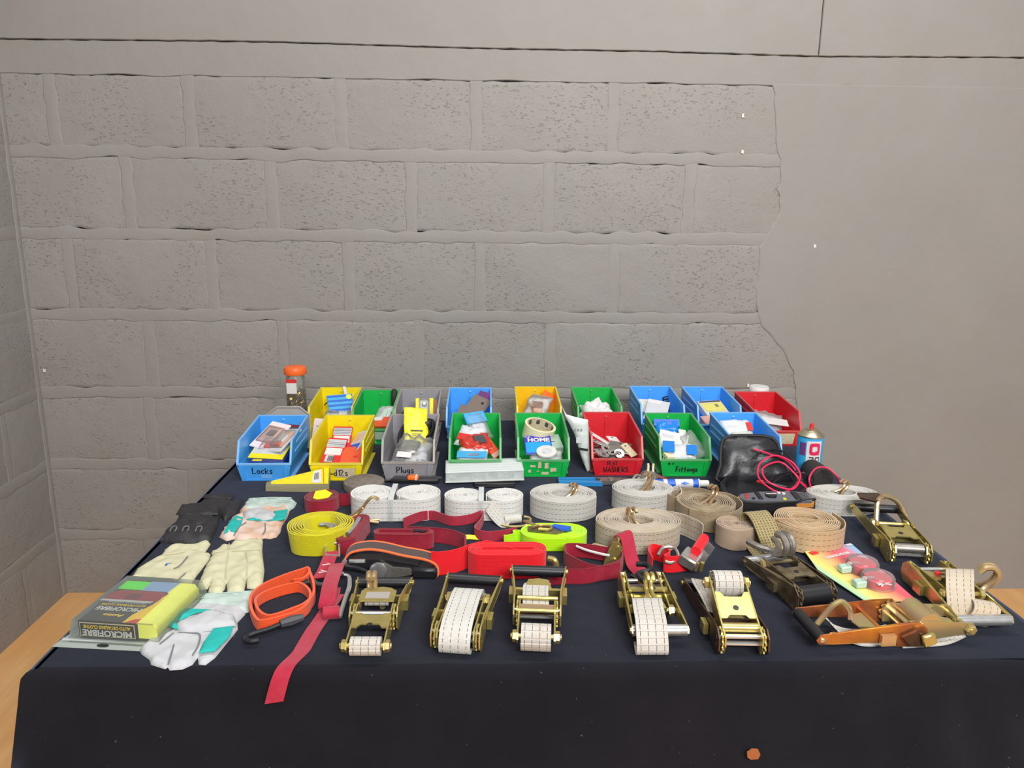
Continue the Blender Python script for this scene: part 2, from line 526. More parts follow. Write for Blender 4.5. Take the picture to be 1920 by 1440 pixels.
# smooth plaster on the far side with a ragged edge
PL = [(0.9356,1.8488), (0.9687,1.6129), (0.9860,1.5612), (0.9927,1.4026), (0.9391,1.2903), (0.9371,1.1093), (0.9638,1.0150), (1.0413,0.9387), (1.1042,0.8417), (1.1309,0.7029), (1.1304,0.5609), (1.1219,0.4365)]
pl = [Vector(p) for p in PL]
rag = []
for a, b2 in zip(pl[:-1], pl[1:]):
    for j in range(8):
        p = a.lerp(b2, j / 8); rag.append(p + Vector((.012 * noise.noise((p.y * 30, 1, 0)), 0)))
rag = [Vector((rag[0].x, 1.822))] + rag[1:] + [Vector((1.1, -.03))]
slab(rag + [Vector((3.3, -.03)), Vector((3.3, 1.822))], .0075, .004, 'plaster_coat', 'plaster_paint', wall_back, back3, .006, 0)

# a few chips in the paint
M['chip'] = mat('bare_white_chip', S(214, 210, 202), .8)
for q in ((0.8461,1.7188), (0.8533,1.6028), (0.9372,0.7978), (1.1295,1.2938), (-1.5400,0.8423)):
    pts = wavy([(q[0] - .004, q[1] - .006), (q[0] + .004, q[1] - .006), (q[0] + .004, q[1] + .006), (q[0] - .004, q[1] + .006)], .003, .004, q[0] * 9, 300)
    MB().plate([(p.x, YW - .0062, p.y) for p in pts], (0, -.0022, 0)).build('paint_chip', 'chip', wall_back, smooth=0)

# left wall: the same courses seen along the wall
for ci in range(-3, 7):
    z1 = ZJ[ci] - g if ci >= 0 else 1.831 - .265 * ci - g
    z0 = ZJ[ci + 1] + g if ci >= 0 else 1.831 - .265 * (ci + 1) + g
    y = YW - (.0 if ci % 2 else .23)
    ys = [YW + .01]
    while y > .4: 
        if y < YW - .05: ys.append(y)
        y -= .46
    ys.append(.2)
    for b2, a in zip(ys[:-1], ys[1:]):
        sd += 1
        pts = wavy([(a + g * .6, z0 - .004), (b2 - g * .6, z0 - .004), (b2 - g * .6, z1 + .004), (a + g * .6, z1 + .004)], .008, .03, sd * 3.7, 24)
        slab(pts, .006 + rnd.uniform(-.001, .001), .004, 'block', 'block_paint', wall_left, left3)
        if a > .3:
            pts = wavy([(a - g * 1.3, z0 - .012), (a + g * 1.3, z0 - .012), (a + g * 1.3, z1 + .012), (a - g * 1.3, z1 + .012)], .007, .02, sd * 5.3, 24)
            slab(pts, .0058, .0018, 'mortar_joint', 'mortar_paint', wall_left, left3, .004)
    pts = wavy([(.2, z0 - 2 * g - .007), (YW, z0 - 2 * g - .007), (YW, z0 + .007), (.2, z0 + .007)], .010, .02, 90 + ci * 7.7, 15)
    slab(pts, .0064, .002, 'mortar_bed', 'mortar_paint', wall_left, left3, .004)
pts = wavy([(YW - .03, -.03), (YW + .01, -.03), (YW + .01, 2.7), (YW - .03, 2.7)], .008, .03, 55, 12)
slab(pts, .008, .004, 'corner_mortar', 'mortar_paint', wall_left, left3, .004)

# wooden floor boards
def wood(name):
    t = NT(name)
    mp = t.n('ShaderNodeMapping'); mp.inputs['Scale'].default_value = (1, .12, 1); t.l(t.coord(), mp.inputs[0])
    g1 = t.n('ShaderNodeTexNoise'); g1.inputs['Scale'].default_value = 28; g1.inputs['Detail'].default_value = 6; t.l(mp.outputs[0], g1.inputs['Vector'])
    f1 = t.ramp(g1.outputs['Fac'], .3, .7)
    f2 = t.ramp(t.noise(4, 3), .35, .7)
    c = t.mix(f1, S(226, 178, 122), S(212, 160, 104))
    c = t.mix(t.math('MULTIPLY', f2, .6), c, S(216, 156, 90))
    t.l(c, t.b.inputs['Base Color']); t.b.inputs['Roughness'].default_value = .55
    t.bump(g1.outputs['Fac'], .1, .002)
    return t.m
M['floor_wood'] = wood('plywood_floor')
floor = structure(MB().box(XL - .1, 3.4, -1.5, YW + .1, -.06, -.012).build('floor', 'gap', smooth=0))
for bx_ in ((XL - .02, -.98, -1.4, .98), (XL - .02, -.98, .984, YW + .01), (-.976, .9, -1.4, YW + .01), (.904, 2.12, -1.4, YW + .01), (2.124, 3.3, -1.4, YW + .01)):
    MB().box(*bx_, -.02, -.005, bev=.001).build('floor_board', 'floor_wood', floor)

# ------------------------------------------------------------------ tablecloth
def cloth_mat():
    t = NT('black_cotton_cloth')
    f = t.ramp(t.noise(7, 4, .6), .35, .7)
    c = t.mix(f, (.0088, .0082, .0100, 1), (.0116, .0108, .0130, 1))
    lint = t.math('GREATER_THAN', t.noise(150, 1, .4), .80)
    c = t.mix(t.math('MULTIPLY', lint, .10), c, (.4, .4, .4, 1))
    t.l(c, t.b.inputs['Base Color'])
    t.b.inputs['Roughness'].default_value = .95
    t.b.inputs['Specular IOR Level'].default_value = .05
    t.b.inputs['Sheen Weight'].default_value = .26
    t.b.inputs['Sheen Roughness'].default_value = .45
    t.b.inputs['Sheen Tint'].default_value = (.55, .66, 1, 1)
    t.bump(t.noise(900, 2), .25, .0006)
    t.bump(t.noise(9, 3, .5), .22, .01)
    return t.m
M['cloth'] = cloth_mat()
CX0, CX1, CY0, CY1 = -.700, .945, 1.054, 2.4895
def make_cloth():
    b = MB()
    loop = []
    def side(x0, y0, x1, y1, n):
        for i in range(n): loop.append((x0 + (x1 - x0) * i / n, y0 + (y1 - y0) * i / n))
    side(CX0, CY0, CX1, CY0, 110); side(CX1, CY0, CX1, CY1, 90); side(CX1, CY1, CX0, CY1, 110); side(CX0, CY1, CX0, CY0, 90)
    n = len(loop)
    def outward(x, y):
        dx = -1 if x < CX0 + .001 else (1 if x > CX1 - .001 else 0); dy = -1 if y < CY0 + .001 else (1 if y > CY1 - .001 else 0)
        v = Vector((dx, dy)); return v.normalized() if v.length else Vector((0, -1))
    levels = [(-.020, 0), (-.009, -.0018), (-.002, -.008), (.001, -.018), (.004, -.05), (.010, -.10), (.020, -.18), (.032, -.30), (.045, -.45), (.055, -.60), (.060, -.705)]
    vv = []
    for k, (o, z) in enumerate(levels):
        for i, (x, y) in enumerate(loop):
            d = outward(x, y); cor = min(abs(x - CX0), abs(x - CX1)) < .12 and min(abs(y - CY0), abs(y - CY1)) < .12
            fl = 1.0 + (0.5 if x < CX0 + .05 else 0)
            fold = noise.noise((x * 7, y * 7, 1.5)) * .030 * min(1, -z / .35) + noise.noise((x * 17 + z * 4, y * 17, 4)) * .010 * min(1, -z / .12)
            if k > 3 and d.y < 0:                       # slanting crease in the front
                s_ = x + .06 + (z + .02) * .9
                fold += .008 * math.exp(-(s_ / .02) ** 2) * math.exp(-((-z - .05) / .06) ** 2)
            off = o * (fl if k > 3 else 1) + (fold if k > 3 else 0)
            wob = .003 * noise.noise((x * 9, y * 9, 8)) if k < 4 else .003 * noise.noise((x * 9, y * 9, 8))
            p = Vector((x, y)) + d * (off + wob)
            vv.append((p.x, p.y, TZ + z - .0005))
    ff = []
    for k in range(len(levels) - 1):
        for i in range(n): ff.append([(k + 1) * n + i, (k + 1) * n + (i + 1) % n, k * n + (i + 1) % n, k * n + i])
    b.add(vv, ff)
    # top: grid inside the innermost ring
    pts = [Vector((vv[i][0], vv[i][1])) for i in range(n)]
    b.add([(p.x, p.y, TZ - .0005) for p in pts], [list(range(n))])
    o = b.build('tablecloth', 'cloth', smooth=60)
    bm = bmesh.new(); bm.from_mesh(o.data); bmesh.ops.remove_doubles(bm, verts=bm.verts, dist=1e-5); bm.to_mesh(o.data); bm.free()
    o.data.shade_smooth()
    for p in o.data.polygons:
        if len(p.vertices) > 20: p.use_smooth = False
    o['label'] = 'plain black cotton cloth draped over the long display table'; o['category'] = 'tablecloth'
    return o
make_cloth()

# ------------------------------------------------------------------ colours
M['ink'] = mat('black_felt_pen', S(18, 18, 22), .6)
def plastic(name, c): return mat(name, c, .38, 0, .12, 18, .10, 350, .0005, .5)
M['p_blue'] = plastic('blue_plastic', S(72, 162, 240))
M['p_yellow'] = plastic('yellow_plastic', S(236, 214, 14))
M['p_green'] = plastic('green_plastic', S(18, 174, 74))
M['p_red'] = plastic('red_plastic', S(208, 34, 46))
M['p_grey'] = plastic('grey_plastic', S(150, 148, 154))
M['p_amber'] = plastic('warm_yellow_plastic', S(232, 186, 10))
M['scuff_blue'] = plastic('scuffed_blue_plastic', S(120, 178, 232))
M['scuff_green'] = plastic('scuffed_green_plastic', S(88, 160, 100))
M['scuff_yellow'] = plastic('scuffed_yellow_plastic', S(214, 200, 70))
M['scuff_red'] = plastic('scuffed_red_plastic', S(196, 72, 74))
M['scuff_grey'] = plastic('scuffed_grey_plastic', S(158, 152, 146))
M['white_paper'] = mat('white_paper', S(212, 209, 208), .7, var=.06, vscale=60)
M['pink_paper'] = mat('pale_pink_paper', S(222, 206, 208), .7)
M['cream'] = mat('cream_paper_tape', S(222, 212, 176), .7, bump=.15, bscale=500)
M['tan_label'] = mat('old_glue_label', S(206, 192, 160), .8, var=.2, vscale=120)
M['clear'] = clear_plastic('clear_film', see=.87)
M['clear_stiff'] = clear_plastic('clear_stiff_plastic', (.97, 1, .98, 1), .93, .1)
M['frost'] = clear_plastic('frosted_plastic', (.97, 1, .99, 1), .74, .25, .88)
M['steel'] = mat('bright_steel', S(206, 206, 206), .28, .8, .15, 60)
M['dull_steel'] = mat('dull_steel', S(166, 160, 152), .42, .8, .3, 50)
M['black_plastic'] = mat('black_plastic', S(26, 26, 30), .4)
M['black_rubber'] = mat('black_rubber', S(44, 40, 40), .75, var=.3, vscale=60)
M['brass'] = mat('brass', S(196, 158, 84), .28, 1.0, .3, 80)
for k_, c_ in dict(navy=S(24, 50, 128), yellow_print=S(232, 216, 30), pink_print=S(206, 160, 152), orange_print=S(222, 88, 48), red_print=S(206, 44, 40),
                   sky_print=S(60, 160, 214), blue_print=S(34, 92, 196), grey_print=S(140, 140, 142), maroon=S(110, 30, 40), teal_print=S(40, 130, 120),
                   light_grey=S(196, 198, 202), brown_grit=S(120, 106, 98), purple=S(110, 60, 120), white_plastic=S(210, 208, 204), peach=S(222, 172, 140),
                   pale_green=S(176, 200, 184), orange=S(240, 110, 30), dark_grey=S(70, 70, 74), lemon_dot=S(214, 230, 60), pale_yellow=S(214, 206, 110),
                   brown=S(140, 92, 56), black_print=S(28, 26, 28), yellow_bag=S(228, 220, 60), violet_print=S(60, 50, 170), cyan_print=S(28, 150, 222)).items():
    M[k_] = mat(k_.replace('_', ' ').replace(' ', '_') + '_colour', c_, .42, var=.08, vscale=70)
M['gloss_blue'] = mat('glossy_blue_film', S(24, 120, 204), .15, bump=.5, bscale=60, bdist=.004)
M['gloss_red'] = mat('glossy_red_film', S(206, 60, 44), .18, var=.4, vscale=70, bump=.5, bscale=60, bdist=.004)
M['gloss_white'] = mat('glossy_white_film', S(202, 204, 208), .2, bump=.5, bscale=60, bdist=.004)
M['yellow_film'] = mat('yellow_plastic_bag', S(226, 216, 50), .35, bump=.4, bscale=90, bdist=.003)

# ------------------------------------------------------------------ storage bins
BW, BL, BH, LIP = .133, .225, .112, .046
LEAN = .006
t_front = {}
def make_bin(colour, label, back_xy, rotz=0.0, scuff=None, W=BW):
    """open-fronted stacking bin; local y runs from the front lip to the back wall"""
    m = 'p_' + colour; sc = 'scuff_' + (scuff or colour)
    r = Matrix.Rotation(rotz, 2)
    off = r @ Vector((0, -BL))
    t = thing(colour.replace('amber', 'yellow') + '_storage_bin', label, 'storage bin', (back_xy[0] + off.x, back_xy[1] + off.y, TZ), rotz, 'open fronted storage bins')
    h, w0, th = W / 2, W / 2 * .87, .003
    body = MB()
    for s in (-1, 1):
        body.plate([(s * w0, LEAN, 0), (s * h, 0, LIP), (s * h, BL, LIP), (s * w0, BL, 0)], (-s * th, 0, 0))
        body.plate([(s * h, 0, LIP), (s * h, .026, .099), (s * h, BL, BH), (s * h, BL, LIP)], (-s * th, 0, 0))
    body.plate([(-h, BL, BH), (h, BL, BH), (h, BL, LIP), (w0, BL, 0), (-w0, BL, 0), (-h, BL, LIP)], (0, -th, 0))
    body.plate([(-w0, LEAN, .001), (w0, LEAN, .001), (w0, BL, .001), (-w0, BL, .001)], (0, 0, th))
    body.build('body', m, t, smooth=0)
    f = MB()
    f.plate([(-w0, LEAN, 0), (w0, LEAN, 0), (h, 0, LIP), (-h, 0, LIP)], (0, th, 0))
    for s in (-1, 1):
        f.plate([(s * w0, LEAN - .003, 0), (s * (w0 - .012), LEAN - .003, 0), (s * (h - .016), -.003, LIP - .006), (s * h, -.003, LIP - .006)], (0, .004, 0))
    f.plate([(-w0, LEAN - .002, .0), (w0, LEAN - .002, .0), (w0 + .0005, LEAN - .0025, .004), (-w0 - .0005, LEAN - .0025, .004)], (0, .003, 0))
    t_front[t.name] = f.build('front_panel', m, t, smooth=0)
    rim = MB()
    for s in (-1, 1):
        rim.tube([(s * h, .0, LIP), (s * h, .026, .099), (s * h, BL, BH)], .0034, 4)
    rim.tube([(-h - .002, 0, LIP), (h + .002, 0, LIP)], .0036, 4)
    rim.tube([(-h - .001, BL, BH), (h + .001, BL, BH)], .0034, 4)
    rim.build('rim', sc, t, smooth=0)
    for s in (-1, 1):
        for za, zb in ((.060, .066), (.080, .086)):
            MB().box(min(s * h, s * (h + .0022)), max(s * h, s * (h + .0022)), .05 + (zb - .06) * .9, BL - .02, za, zb, bev=.0008).build('side_rib', sc, t, smooth=0)
        MB().plate([(s * w0, .03, .0005), (s * (h + .001), .03, .0005), (s * (h + .001), BL, .0005), (s * w0, BL, .0005)], (0, 0, .0028)).build('base_flange', sc, t, smooth=0)
    MB().box(-.003, .003, BL - .006, BL - th, .02, .092).build('back_rib', m, t, smooth=0)
    MB().lathe([(.0034, 0), (.0034, .003), (.002, .004)], 10, m=TR(0, BL - th, .102) @ RX(PI / 2)).build('peg_hole', sc, t)
    return t

def front_m(x, z, tilt=.129):
    """place something flat on the front panel of a bin: x across, z up"""
    y = LEAN - z / LIP * LEAN
    return TR(x, y - .0013, z) @ RX(PI / 2 + tilt)

def write_bin(t, s, size, x, z, **kw): return pen(s, size, t_front[t.name], TR(0, -.0006, 0) @ front_m(x, z), **kw)

def blot(t, x, z, w, h, material='tan_label', seed=0, name='label_residue'):
    pts = wavy([(-w / 2, -h / 2), (w / 2, -h / 2), (w / 2, h / 2), (-w / 2, h / 2)], min(w, h) * .22, min(w, h) * .3, seed, 160)
    MB().plate([(p.x, p.y, 0) for p in pts], (0, 0, .0004), m=front_m(x, z)).build(name, material, t_front[t.name], smooth=0)

F1 = make_bin('blue', 'blue bin with Locks written on its front, at the near end of the bin rows', (-0.5717,2.1141), .02)
write_bin(F1, 'Locks', .017, -.030, .020)
blot(F1, .004, .012, .026, .009, 'scuff_blue', 3)
F2 = make_bin('yellow', 'yellow bin with scribbled front and torn label, beside the blue Locks bin', (-0.3853,2.1157), .0)
write_bin(F2, 'f~d12s', .018, -.030, .013)
blot(F2, .022, .022, .052, .026, 'tan_label', 8)
F3 = make_bin('grey', 'grey bin with Plugs written on its front', (-0.2037,2.1258), .0)
write_bin(F3, 'Plugs', .017, -.030, .018)
F4 = make_bin('green', 'green bin behind the clear compartment organiser, full of red and blue packets', (-0.0318,2.1419), .0)
MB().plate([(-.036, -.011, 0), (.034, -.011, 0), (.034, .011, 0), (-.036, .009, 0)], (0, 0, .0005), m=front_m(.0, .026)).build('label', 'tan_label', t_front[F4.name], smooth=0)
write_bin(F4, 'w', .009, -.010, .026, r=.0016)
F5 = make_bin('green', 'green bin with label scraps on its front and a masking tape roll inside', (0.1472,2.1435), .0)
for i, q in enumerate(((-.028, .030, .014, .006), (-.010, .034, .009, .018), (.008, .032, .010, .016), (.026, .020, .016, .012), (-.036, .016, .007, .007), (.004, .010, .018, .008), (-.014, .016, .006, .003))):
    blot(F5, *q, 'tan_label', 20 + i)
F6 = make_bin('red', 'red bin with Flat Washers written on its front', (0.3426,2.1541), .0)
write_bin(F6, 'FLAT', .011, -.026, .030, r=.0009)
write_bin(F6, 'WASHERS', .015, -.036, .010, r=.0013)
F7 = make_bin('green', 'green bin with Fittings written on its front', (0.5212,2.1468), .0)
write_bin(F7, 'ner', .009, -.045, .034)
write_bin(F7, 'Fittings', .015, -.024, .014, step=.55)
F8 = make_bin('blue', 'blue bin behind the open black multimeter pouch', (0.7135,2.1545), .0)

R1 = make_bin('yellow', 'yellow bin in the back row next to the jar with orange lid', (-0.4732,2.4561), .02, W=.128)
R2 = make_bin('green', 'green bin in the back row between yellow and grey bins', (-0.3408,2.4244), .015, W=.118)
MB().plate([(-.045, -.012, 0), (.040, -.012, 0), (.040, .012, 0), (-.045, .012, 0)], (0, 0, .0005), m=front_m(.0, .028)).build('label', 'pale_green', t_front[R2.name], smooth=0)
write_bin(R2, '.ETC', .013, -.02, .023)
write_bin(R2, 'wAPs', .011, -.016, .005, material='white_paper')
R3 = make_bin('grey', 'grey bin in the back row behind the Plugs bin', (-0.2133,2.4373), .01, W=.128)
R4 = make_bin('blue', 'blue bin in the back row holding sanding sheets', (-0.0556,2.4585), .0)
R5 = make_bin('amber', 'yellow bin in the back row behind the masking tape roll', (0.1571,2.4769), .0, 'yellow')
R6 = make_bin('green', 'green bin in the back row holding white crumpled paper', (0.3423,2.4720), .0)
R7 = make_bin('blue', 'blue bin in the back row holding white cards and a black coil', (0.5387,2.4905), .0)
MB().plate([(-.006, -.018, 0), (.040, -.018, 0), (.044, .016, 0), (-.006, LEAN, 0)], (0, 0, .0005), m=front_m(.0, .024)).build('label', 'white_paper', t_front[R7.name], smooth=0)
R8 = make_bin('blue', 'blue bin in the back row holding a clear case with yellow lid', (0.7125,2.4853), .0)
R9 = make_bin('red', 'red bin at the far end of the back row with cream label', (0.8680,2.4153), .0)
MB().plate([(-.05, -.016, 0), (.05, -.016, 0), (.05, .018, 0), (-.05, .018, 0)], (0, 0, .0005), m=front_m(.0, .022)).build('label', 'tan_label', t_front[R9.name], smooth=0)

# ------------------------------------------------------------------ small packs and what the bins hold
def inb(t, x, y, z):
    r = Matrix.Rotation(t.rotation_euler.z, 3, 'Z'); return tuple(Vector(t.location) + r @ Vector((x, y, z)))

def card(name, label, cat, w, l, th, material, loc, rot, deco=(), blister=None, lumps=(), part='card'):
    """flat pack lying in its own xy plane; deco: (x0,x1,y0,y1,material,name) printed panels; blister: clear dome; lumps: what sits in it"""
    t = thing(name, label, cat, loc, rot)
    MB().box(-w / 2, w / 2, -l / 2, l / 2, 0, th, bev=min(.0012, th * .3)).build(part, material, t, smooth=0)
    for x0, x1, y0, y1, mm, nm in deco:
        MB().box(x0 * w, x1 * w, y0 * l, y1 * l, th, th + .0006).build(nm, mm, t, smooth=0)
    for x, y, a, b2, c_, mm, nm in lumps:
        MB().box(x * w - a / 2, x * w + a / 2, y * l - b2 / 2, y * l + b2 / 2, th, th + c_, bev=min(a, b2, c_) * .3).build(nm, mm, t)
    if blister:
        x0, x1, y0, y1, hh = blister
        rr = []
        for k, (e, z) in enumerate(((0, 0), (.06, .7), (.14, 1))):
            rr.append([(x0 * w + e * (x1 - x0) * w, y0 * l + e * (y1 - y0) * l), (x1 * w - e * (x1 - x0) * w, y0 * l + e * (y1 - y0) * l), (x1 * w - e * (x1 - x0) * w, y1 * l - e * (y1 - y0) * l), (x0 * w + e * (x1 - x0) * w, y1 * l - e * (y1 - y0) * l), th + .0006 + z * hh])
        b = MB(); vv = [(p[0], p[1], r[4]) for r in rr for p in r[:4]]
        b.add(vv, [[i * 4 + j, i * 4 + (j + 1) % 4, i * 4 + 4 + (j + 1) % 4, i * 4 + 4 + j] for i in range(2) for j in range(4)] + [[8, 9, 10, 11]])
        b.build('blister', 'clear', t, smooth=0)
    return t

def bag(name, label, w, l, th, material, loc, rot, header=None, inside=(), seed=1, deco=(), cat='packet', crumple=.004):
    t = thing(name, label, cat, loc, rot)
    o = wavy([(-w / 2, -l / 2), (w / 2, -l / 2), (w / 2, l / 2), (-w / 2, l / 2)], .004, .02, seed, 30)
    puff([(p.x, p.y) for p in o], th, .008, seed=seed, wrinkle=crumple, nscale=60).build('film', material, t, smooth=70)
    if header:
        MB().box(-w / 2 - .001, w / 2 + .001, l / 2 - header[1], l / 2 + .002, -.0005, th * .55 + .001).build('header_card', header[0], t, smooth=0)
    for x, y, a, b2, c_, mm, nm in inside:
        MB().box(x * w - a / 2, x * w + a / 2, y * l - b2 / 2, y * l + b2 / 2, .0012, .0012 + c_, bev=min(a, b2, c_) * .25).build(nm, mm, t)
    for x0, x1, y0, y1, mm, nm in deco:
        z = th * 1.02 + crumple * .8
        MB().box(x0 * w, x1 * w, y0 * l, y1 * l, z, z + .0006).build(nm, mm, t, smooth=0)
    return t

# Locks bin
card('padlock_box', 'dark blue box lying lowest at the front of the Locks bin', 'box', .088, .085, .040, 'navy', inb(F1, .004, .064, .011), (.10, 0, -.06), [(-.42, -.15, -.46, -.36, 'yellow_print', 'print'), (-.3, .3, -.1, .3, 'light_grey', 'label')])
card('yellow_blister_pack', 'yellow edged blister pack on the dark blue box in the Locks bin', 'blister pack', .092, .095, .004, 'yellow_print', inb(F1, .000, .080, .060), (.26, .02, -.10), [(-.46, .46, -.30, .46, 'light_grey', 'print')], (-.35, .35, -.1, .4, .012), [(-.05, .1, .03, .03, .008, 'red_print', 'padlock_body')])
card('photo_lock_pack', 'pink printed card with a lock picture, topmost in the Locks bin', 'blister pack', .062, .105, .005, 'pink_paper', inb(F1, -.012, .125, .082), (.42, .08, -.42), [(-.42, .42, -.30, .34, 'pink_print', 'print'), (-.2, .2, -.05, .2, 'dark_grey', 'lock_picture')], (-.4, .4, -.3, .3, .008))
card('clear_lock_pack', 'peach clear pack leaning beside the pink card in the Locks bin', 'blister pack', .050, .100, .006, 'light_grey', inb(F1, .030, .098, .076), (.36, -.14, -.45), [(-.42, .42, -.36, .36, 'peach', 'print')], (-.42, .42, -.38, .38, .012), [(0, 0, .02, .03, .008, 'white_plastic', 'lock'), (0, -.25, .02, .015, .008, 'orange_print', 'key_tag')])
card('maroon_lock_card', 'dark maroon card at the back of the Locks bin', 'card', .07, .08, .003, 'maroon', inb(F1, .018, .170, .066), (.75, 0, -.3), [(-.4, .4, .1, .4, 'dark_grey', 'print')])
# scribbled yellow bin
for i, (x, y, z, rz, lb) in enumerate(((-.012, .150, .066, .10, 'red and grey striped bit pack at the back of the scribbled yellow bin'),
                                       (-.020, .085, .052, -.04, 'red and grey striped bit pack at the front of the scribbled yellow bin'))):
    card('drill_bit_pack', lb, 'blister pack', .052, .105, .006, 'red_print', inb(F2, x, y, z), (.34, .05, rz),
         [(-.46, .46, .10, .42, 'light_grey', 'print')] + [(-.44, .44, .14 + .07 * k, .17 + .07 * k, 'dark_grey', 'stripe') for k in range(4)] + [(-.42, .40, -.22, .06, 'white_paper', 'price_label'), (-.3, .1, -.5, -.24, 'light_grey', 'clear_pocket')],
         None, [(-.14 + .08 * k, -.38, .003, .022, .003, 'dull_steel', 'drill_bit') for k in range(4)])
card('orange_card_pack', 'plain orange red card lying in the front of the scribbled yellow bin', 'card', .055, .080, .008, 'orange_print', inb(F2, .030, .062, .044), (.24, -.05, .04), [(.1, .3, -.2, -.1, 'red_print', 'print')])
card('blue_white_pack', 'blue and white slanting packet in the scribbled yellow bin', 'packet', .045, .090, .006, 'light_grey', inb(F2, .036, .125, .062), (.50, -.35, -.55), [(-.45, .45, -.45, -.1, 'blue_print', 'print'), (-.45, .1, .0, .4, 'peach', 'print')])
# Plugs bin
bag('yellow_bag', 'yellow printed plastic bag sticking out of the Plugs bin', .066, .115, .006, 'yellow_film', inb(F3, .008, .148, .100), (.85, .12, .25), None, (), 5, [(-.25, .25, -.16, -.13, 'black_print', 'print'), (-.2, .2, -.24, -.22, 'brown_grit', 'print'), (-.2, .2, -.29, -.275, 'brown_grit', 'print')])
bag('grey_fittings_bag', 'clear bag of grey fittings in the front of the Plugs bin', .100, .120, .026, 'clear', inb(F3, .006, .072, .046), (.34, .05, -.1), None, [(-.1, .1, .05, .055, .018, 'dull_steel', 'fitting'), (.25, -.12, .035, .045, .016, 'light_grey', 'fitting'), (-.26, -.22, .03, .035, .014, 'grey_print', 'fitting'), (.02, -.3, .03, .025, .016, 'white_plastic', 'fitting')], 9, [(-.32, .06, -.47, -.28, 'white_paper', 'price_label')], crumple=.006)
t = thing('black_plug_lead', 'black cable and plug curled at the back of the Plugs bin', 'cable', inb(F3, .030, .175, .066), 0)
MB().tube(smooth_line([(-.06, -.10, -.01), (-.065, -.03, .012), (-.05, .02, .030), (-.01, .03, .034), (.02, .02, .036), (.022, -.02, .02), (.012, -.05, .01)], 6), .006, 8).build('cable', 'black_plastic', t)
MB().box(-.012, .018, -.02, .012, .02, .044, bev=.005).build('plug', 'black_plastic', t)
# packets in the green bin behind the organiser
bag('blue_header_bag', 'clear bag with sky blue hanging header at the top of the organiser green bin', .062, .085, .012, 'clear', inb(F4, .006, .165, .090), (.75, 0, .55), ('sky_print', .032), [(0, -.1, .04, .03, .008, 'light_grey', 'hook'), (0, -.3, .045, .006, .006, 'steel', 'hook')], 3)
bag('white_red_bag', 'white and red crinkled packet in the organiser green bin', .074, .08, .014, 'gloss_white', inb(F4, -.014, .125, .072), (.45, .1, -.25), None, (), 4, [(-.4, .1, -.4, -.1, 'red_print', 'print')])
bag('red_glossy_bag', 'glossy red packet in the middle of the organiser green bin', .088, .085, .016, 'gloss_red', inb(F4, .004, .090, .060), (.35, -.05, .35), None, (), 6, [(-.1, .25, -.2, .2, 'dark_grey', 'print')])
card('orange_upright_card', 'narrow orange card on edge at the side of the organiser green bin', 'card', .024, .085, .005, 'orange_print', inb(F4, .044, .075, .056), (.35, -.55, .25), [(-.5, .5, -.5, -.3, 'pink_print', 'print')])
bag('sky_blue_bag', 'sky blue and white packet at the front of the organiser green bin', .080, .06, .012, 'gloss_white', inb(F4, -.008, .038, .046), (.30, 0, -.05), None, (), 7, [(-.48, .48, -.48, .0, 'sky_print', 'print'), (-.15, .25, -.35, -.15, 'white_paper', 'print')])
# tape bin
t = thing('masking_tape_roll', 'roll of cream masking tape tilted on top of the green bin', 'tape', inb(F5, -.004, .148, .082), (.20, .20, .1))
MB().lathe([(.038, -.02), (.044, -.02), (.044, .02), (.038, .02), (.038, -.02)], 36, caps=False).build('tape', 'cream', t)
MB().lathe([(.0372, -.021), (.0380, -.021), (.0380, .021), (.0372, .021), (.0372, -.021)], 36, caps=False).build('cardboard_core', 'tan_label', t)
for k in range(9):
    MB().box(-.005, .005, -.0006, .0006, .004, .016, m=RZ(k * 2 * PI / 9) @ TR(0, .0370, 0)).build('core_print', 'dark_grey', t, smooth=0)
card('grey_flat_box', 'grey green flat box under the masking tape roll', 'box', .092, .075, .020, 'pale_green', inb(F5, .010, .120, .044), (.20, 0, .12), [(-.48, -.1, .1, .46, 'teal_print', 'print'), (-.2, .3, -.1, -.05, 'dark_grey', 'slot')])
t = card('home_card', 'blue and violet card with HOME in white letters in the tape bin', 'card', .074, .075, .004, 'violet_print', inb(F5, -.010, .078, .062), (.42, 0, .04), [(-.46, .46, -.44, .12, 'cyan_print', 'print')])
text('HOME', .020, 'white_paper', t, TR(.002, .017, .0052), width=.060, bold=.0008)
text('THE', .009, 'white_paper', t, TR(-.028, .029, .0052))
t = bag('white_ring_bag', 'clear bag holding a white round ring at the front of the tape bin', .085, .065, .010, 'clear', inb(F5, .010, .042, .044), (.30, 0, -.12), None, (), 8)
MB().lathe([(.013, 0), (.027, 0), (.027, .004), (.013, .004), (.013, 0)], 28, m=TR(.0, .004, .010), caps=False).build('white_ring', 'white_plastic', t)
MB().lathe([(.0128, 0), (.0128, .003)], 20, m=TR(.0, .004, .010)).build('grey_disc', 'light_grey', t)
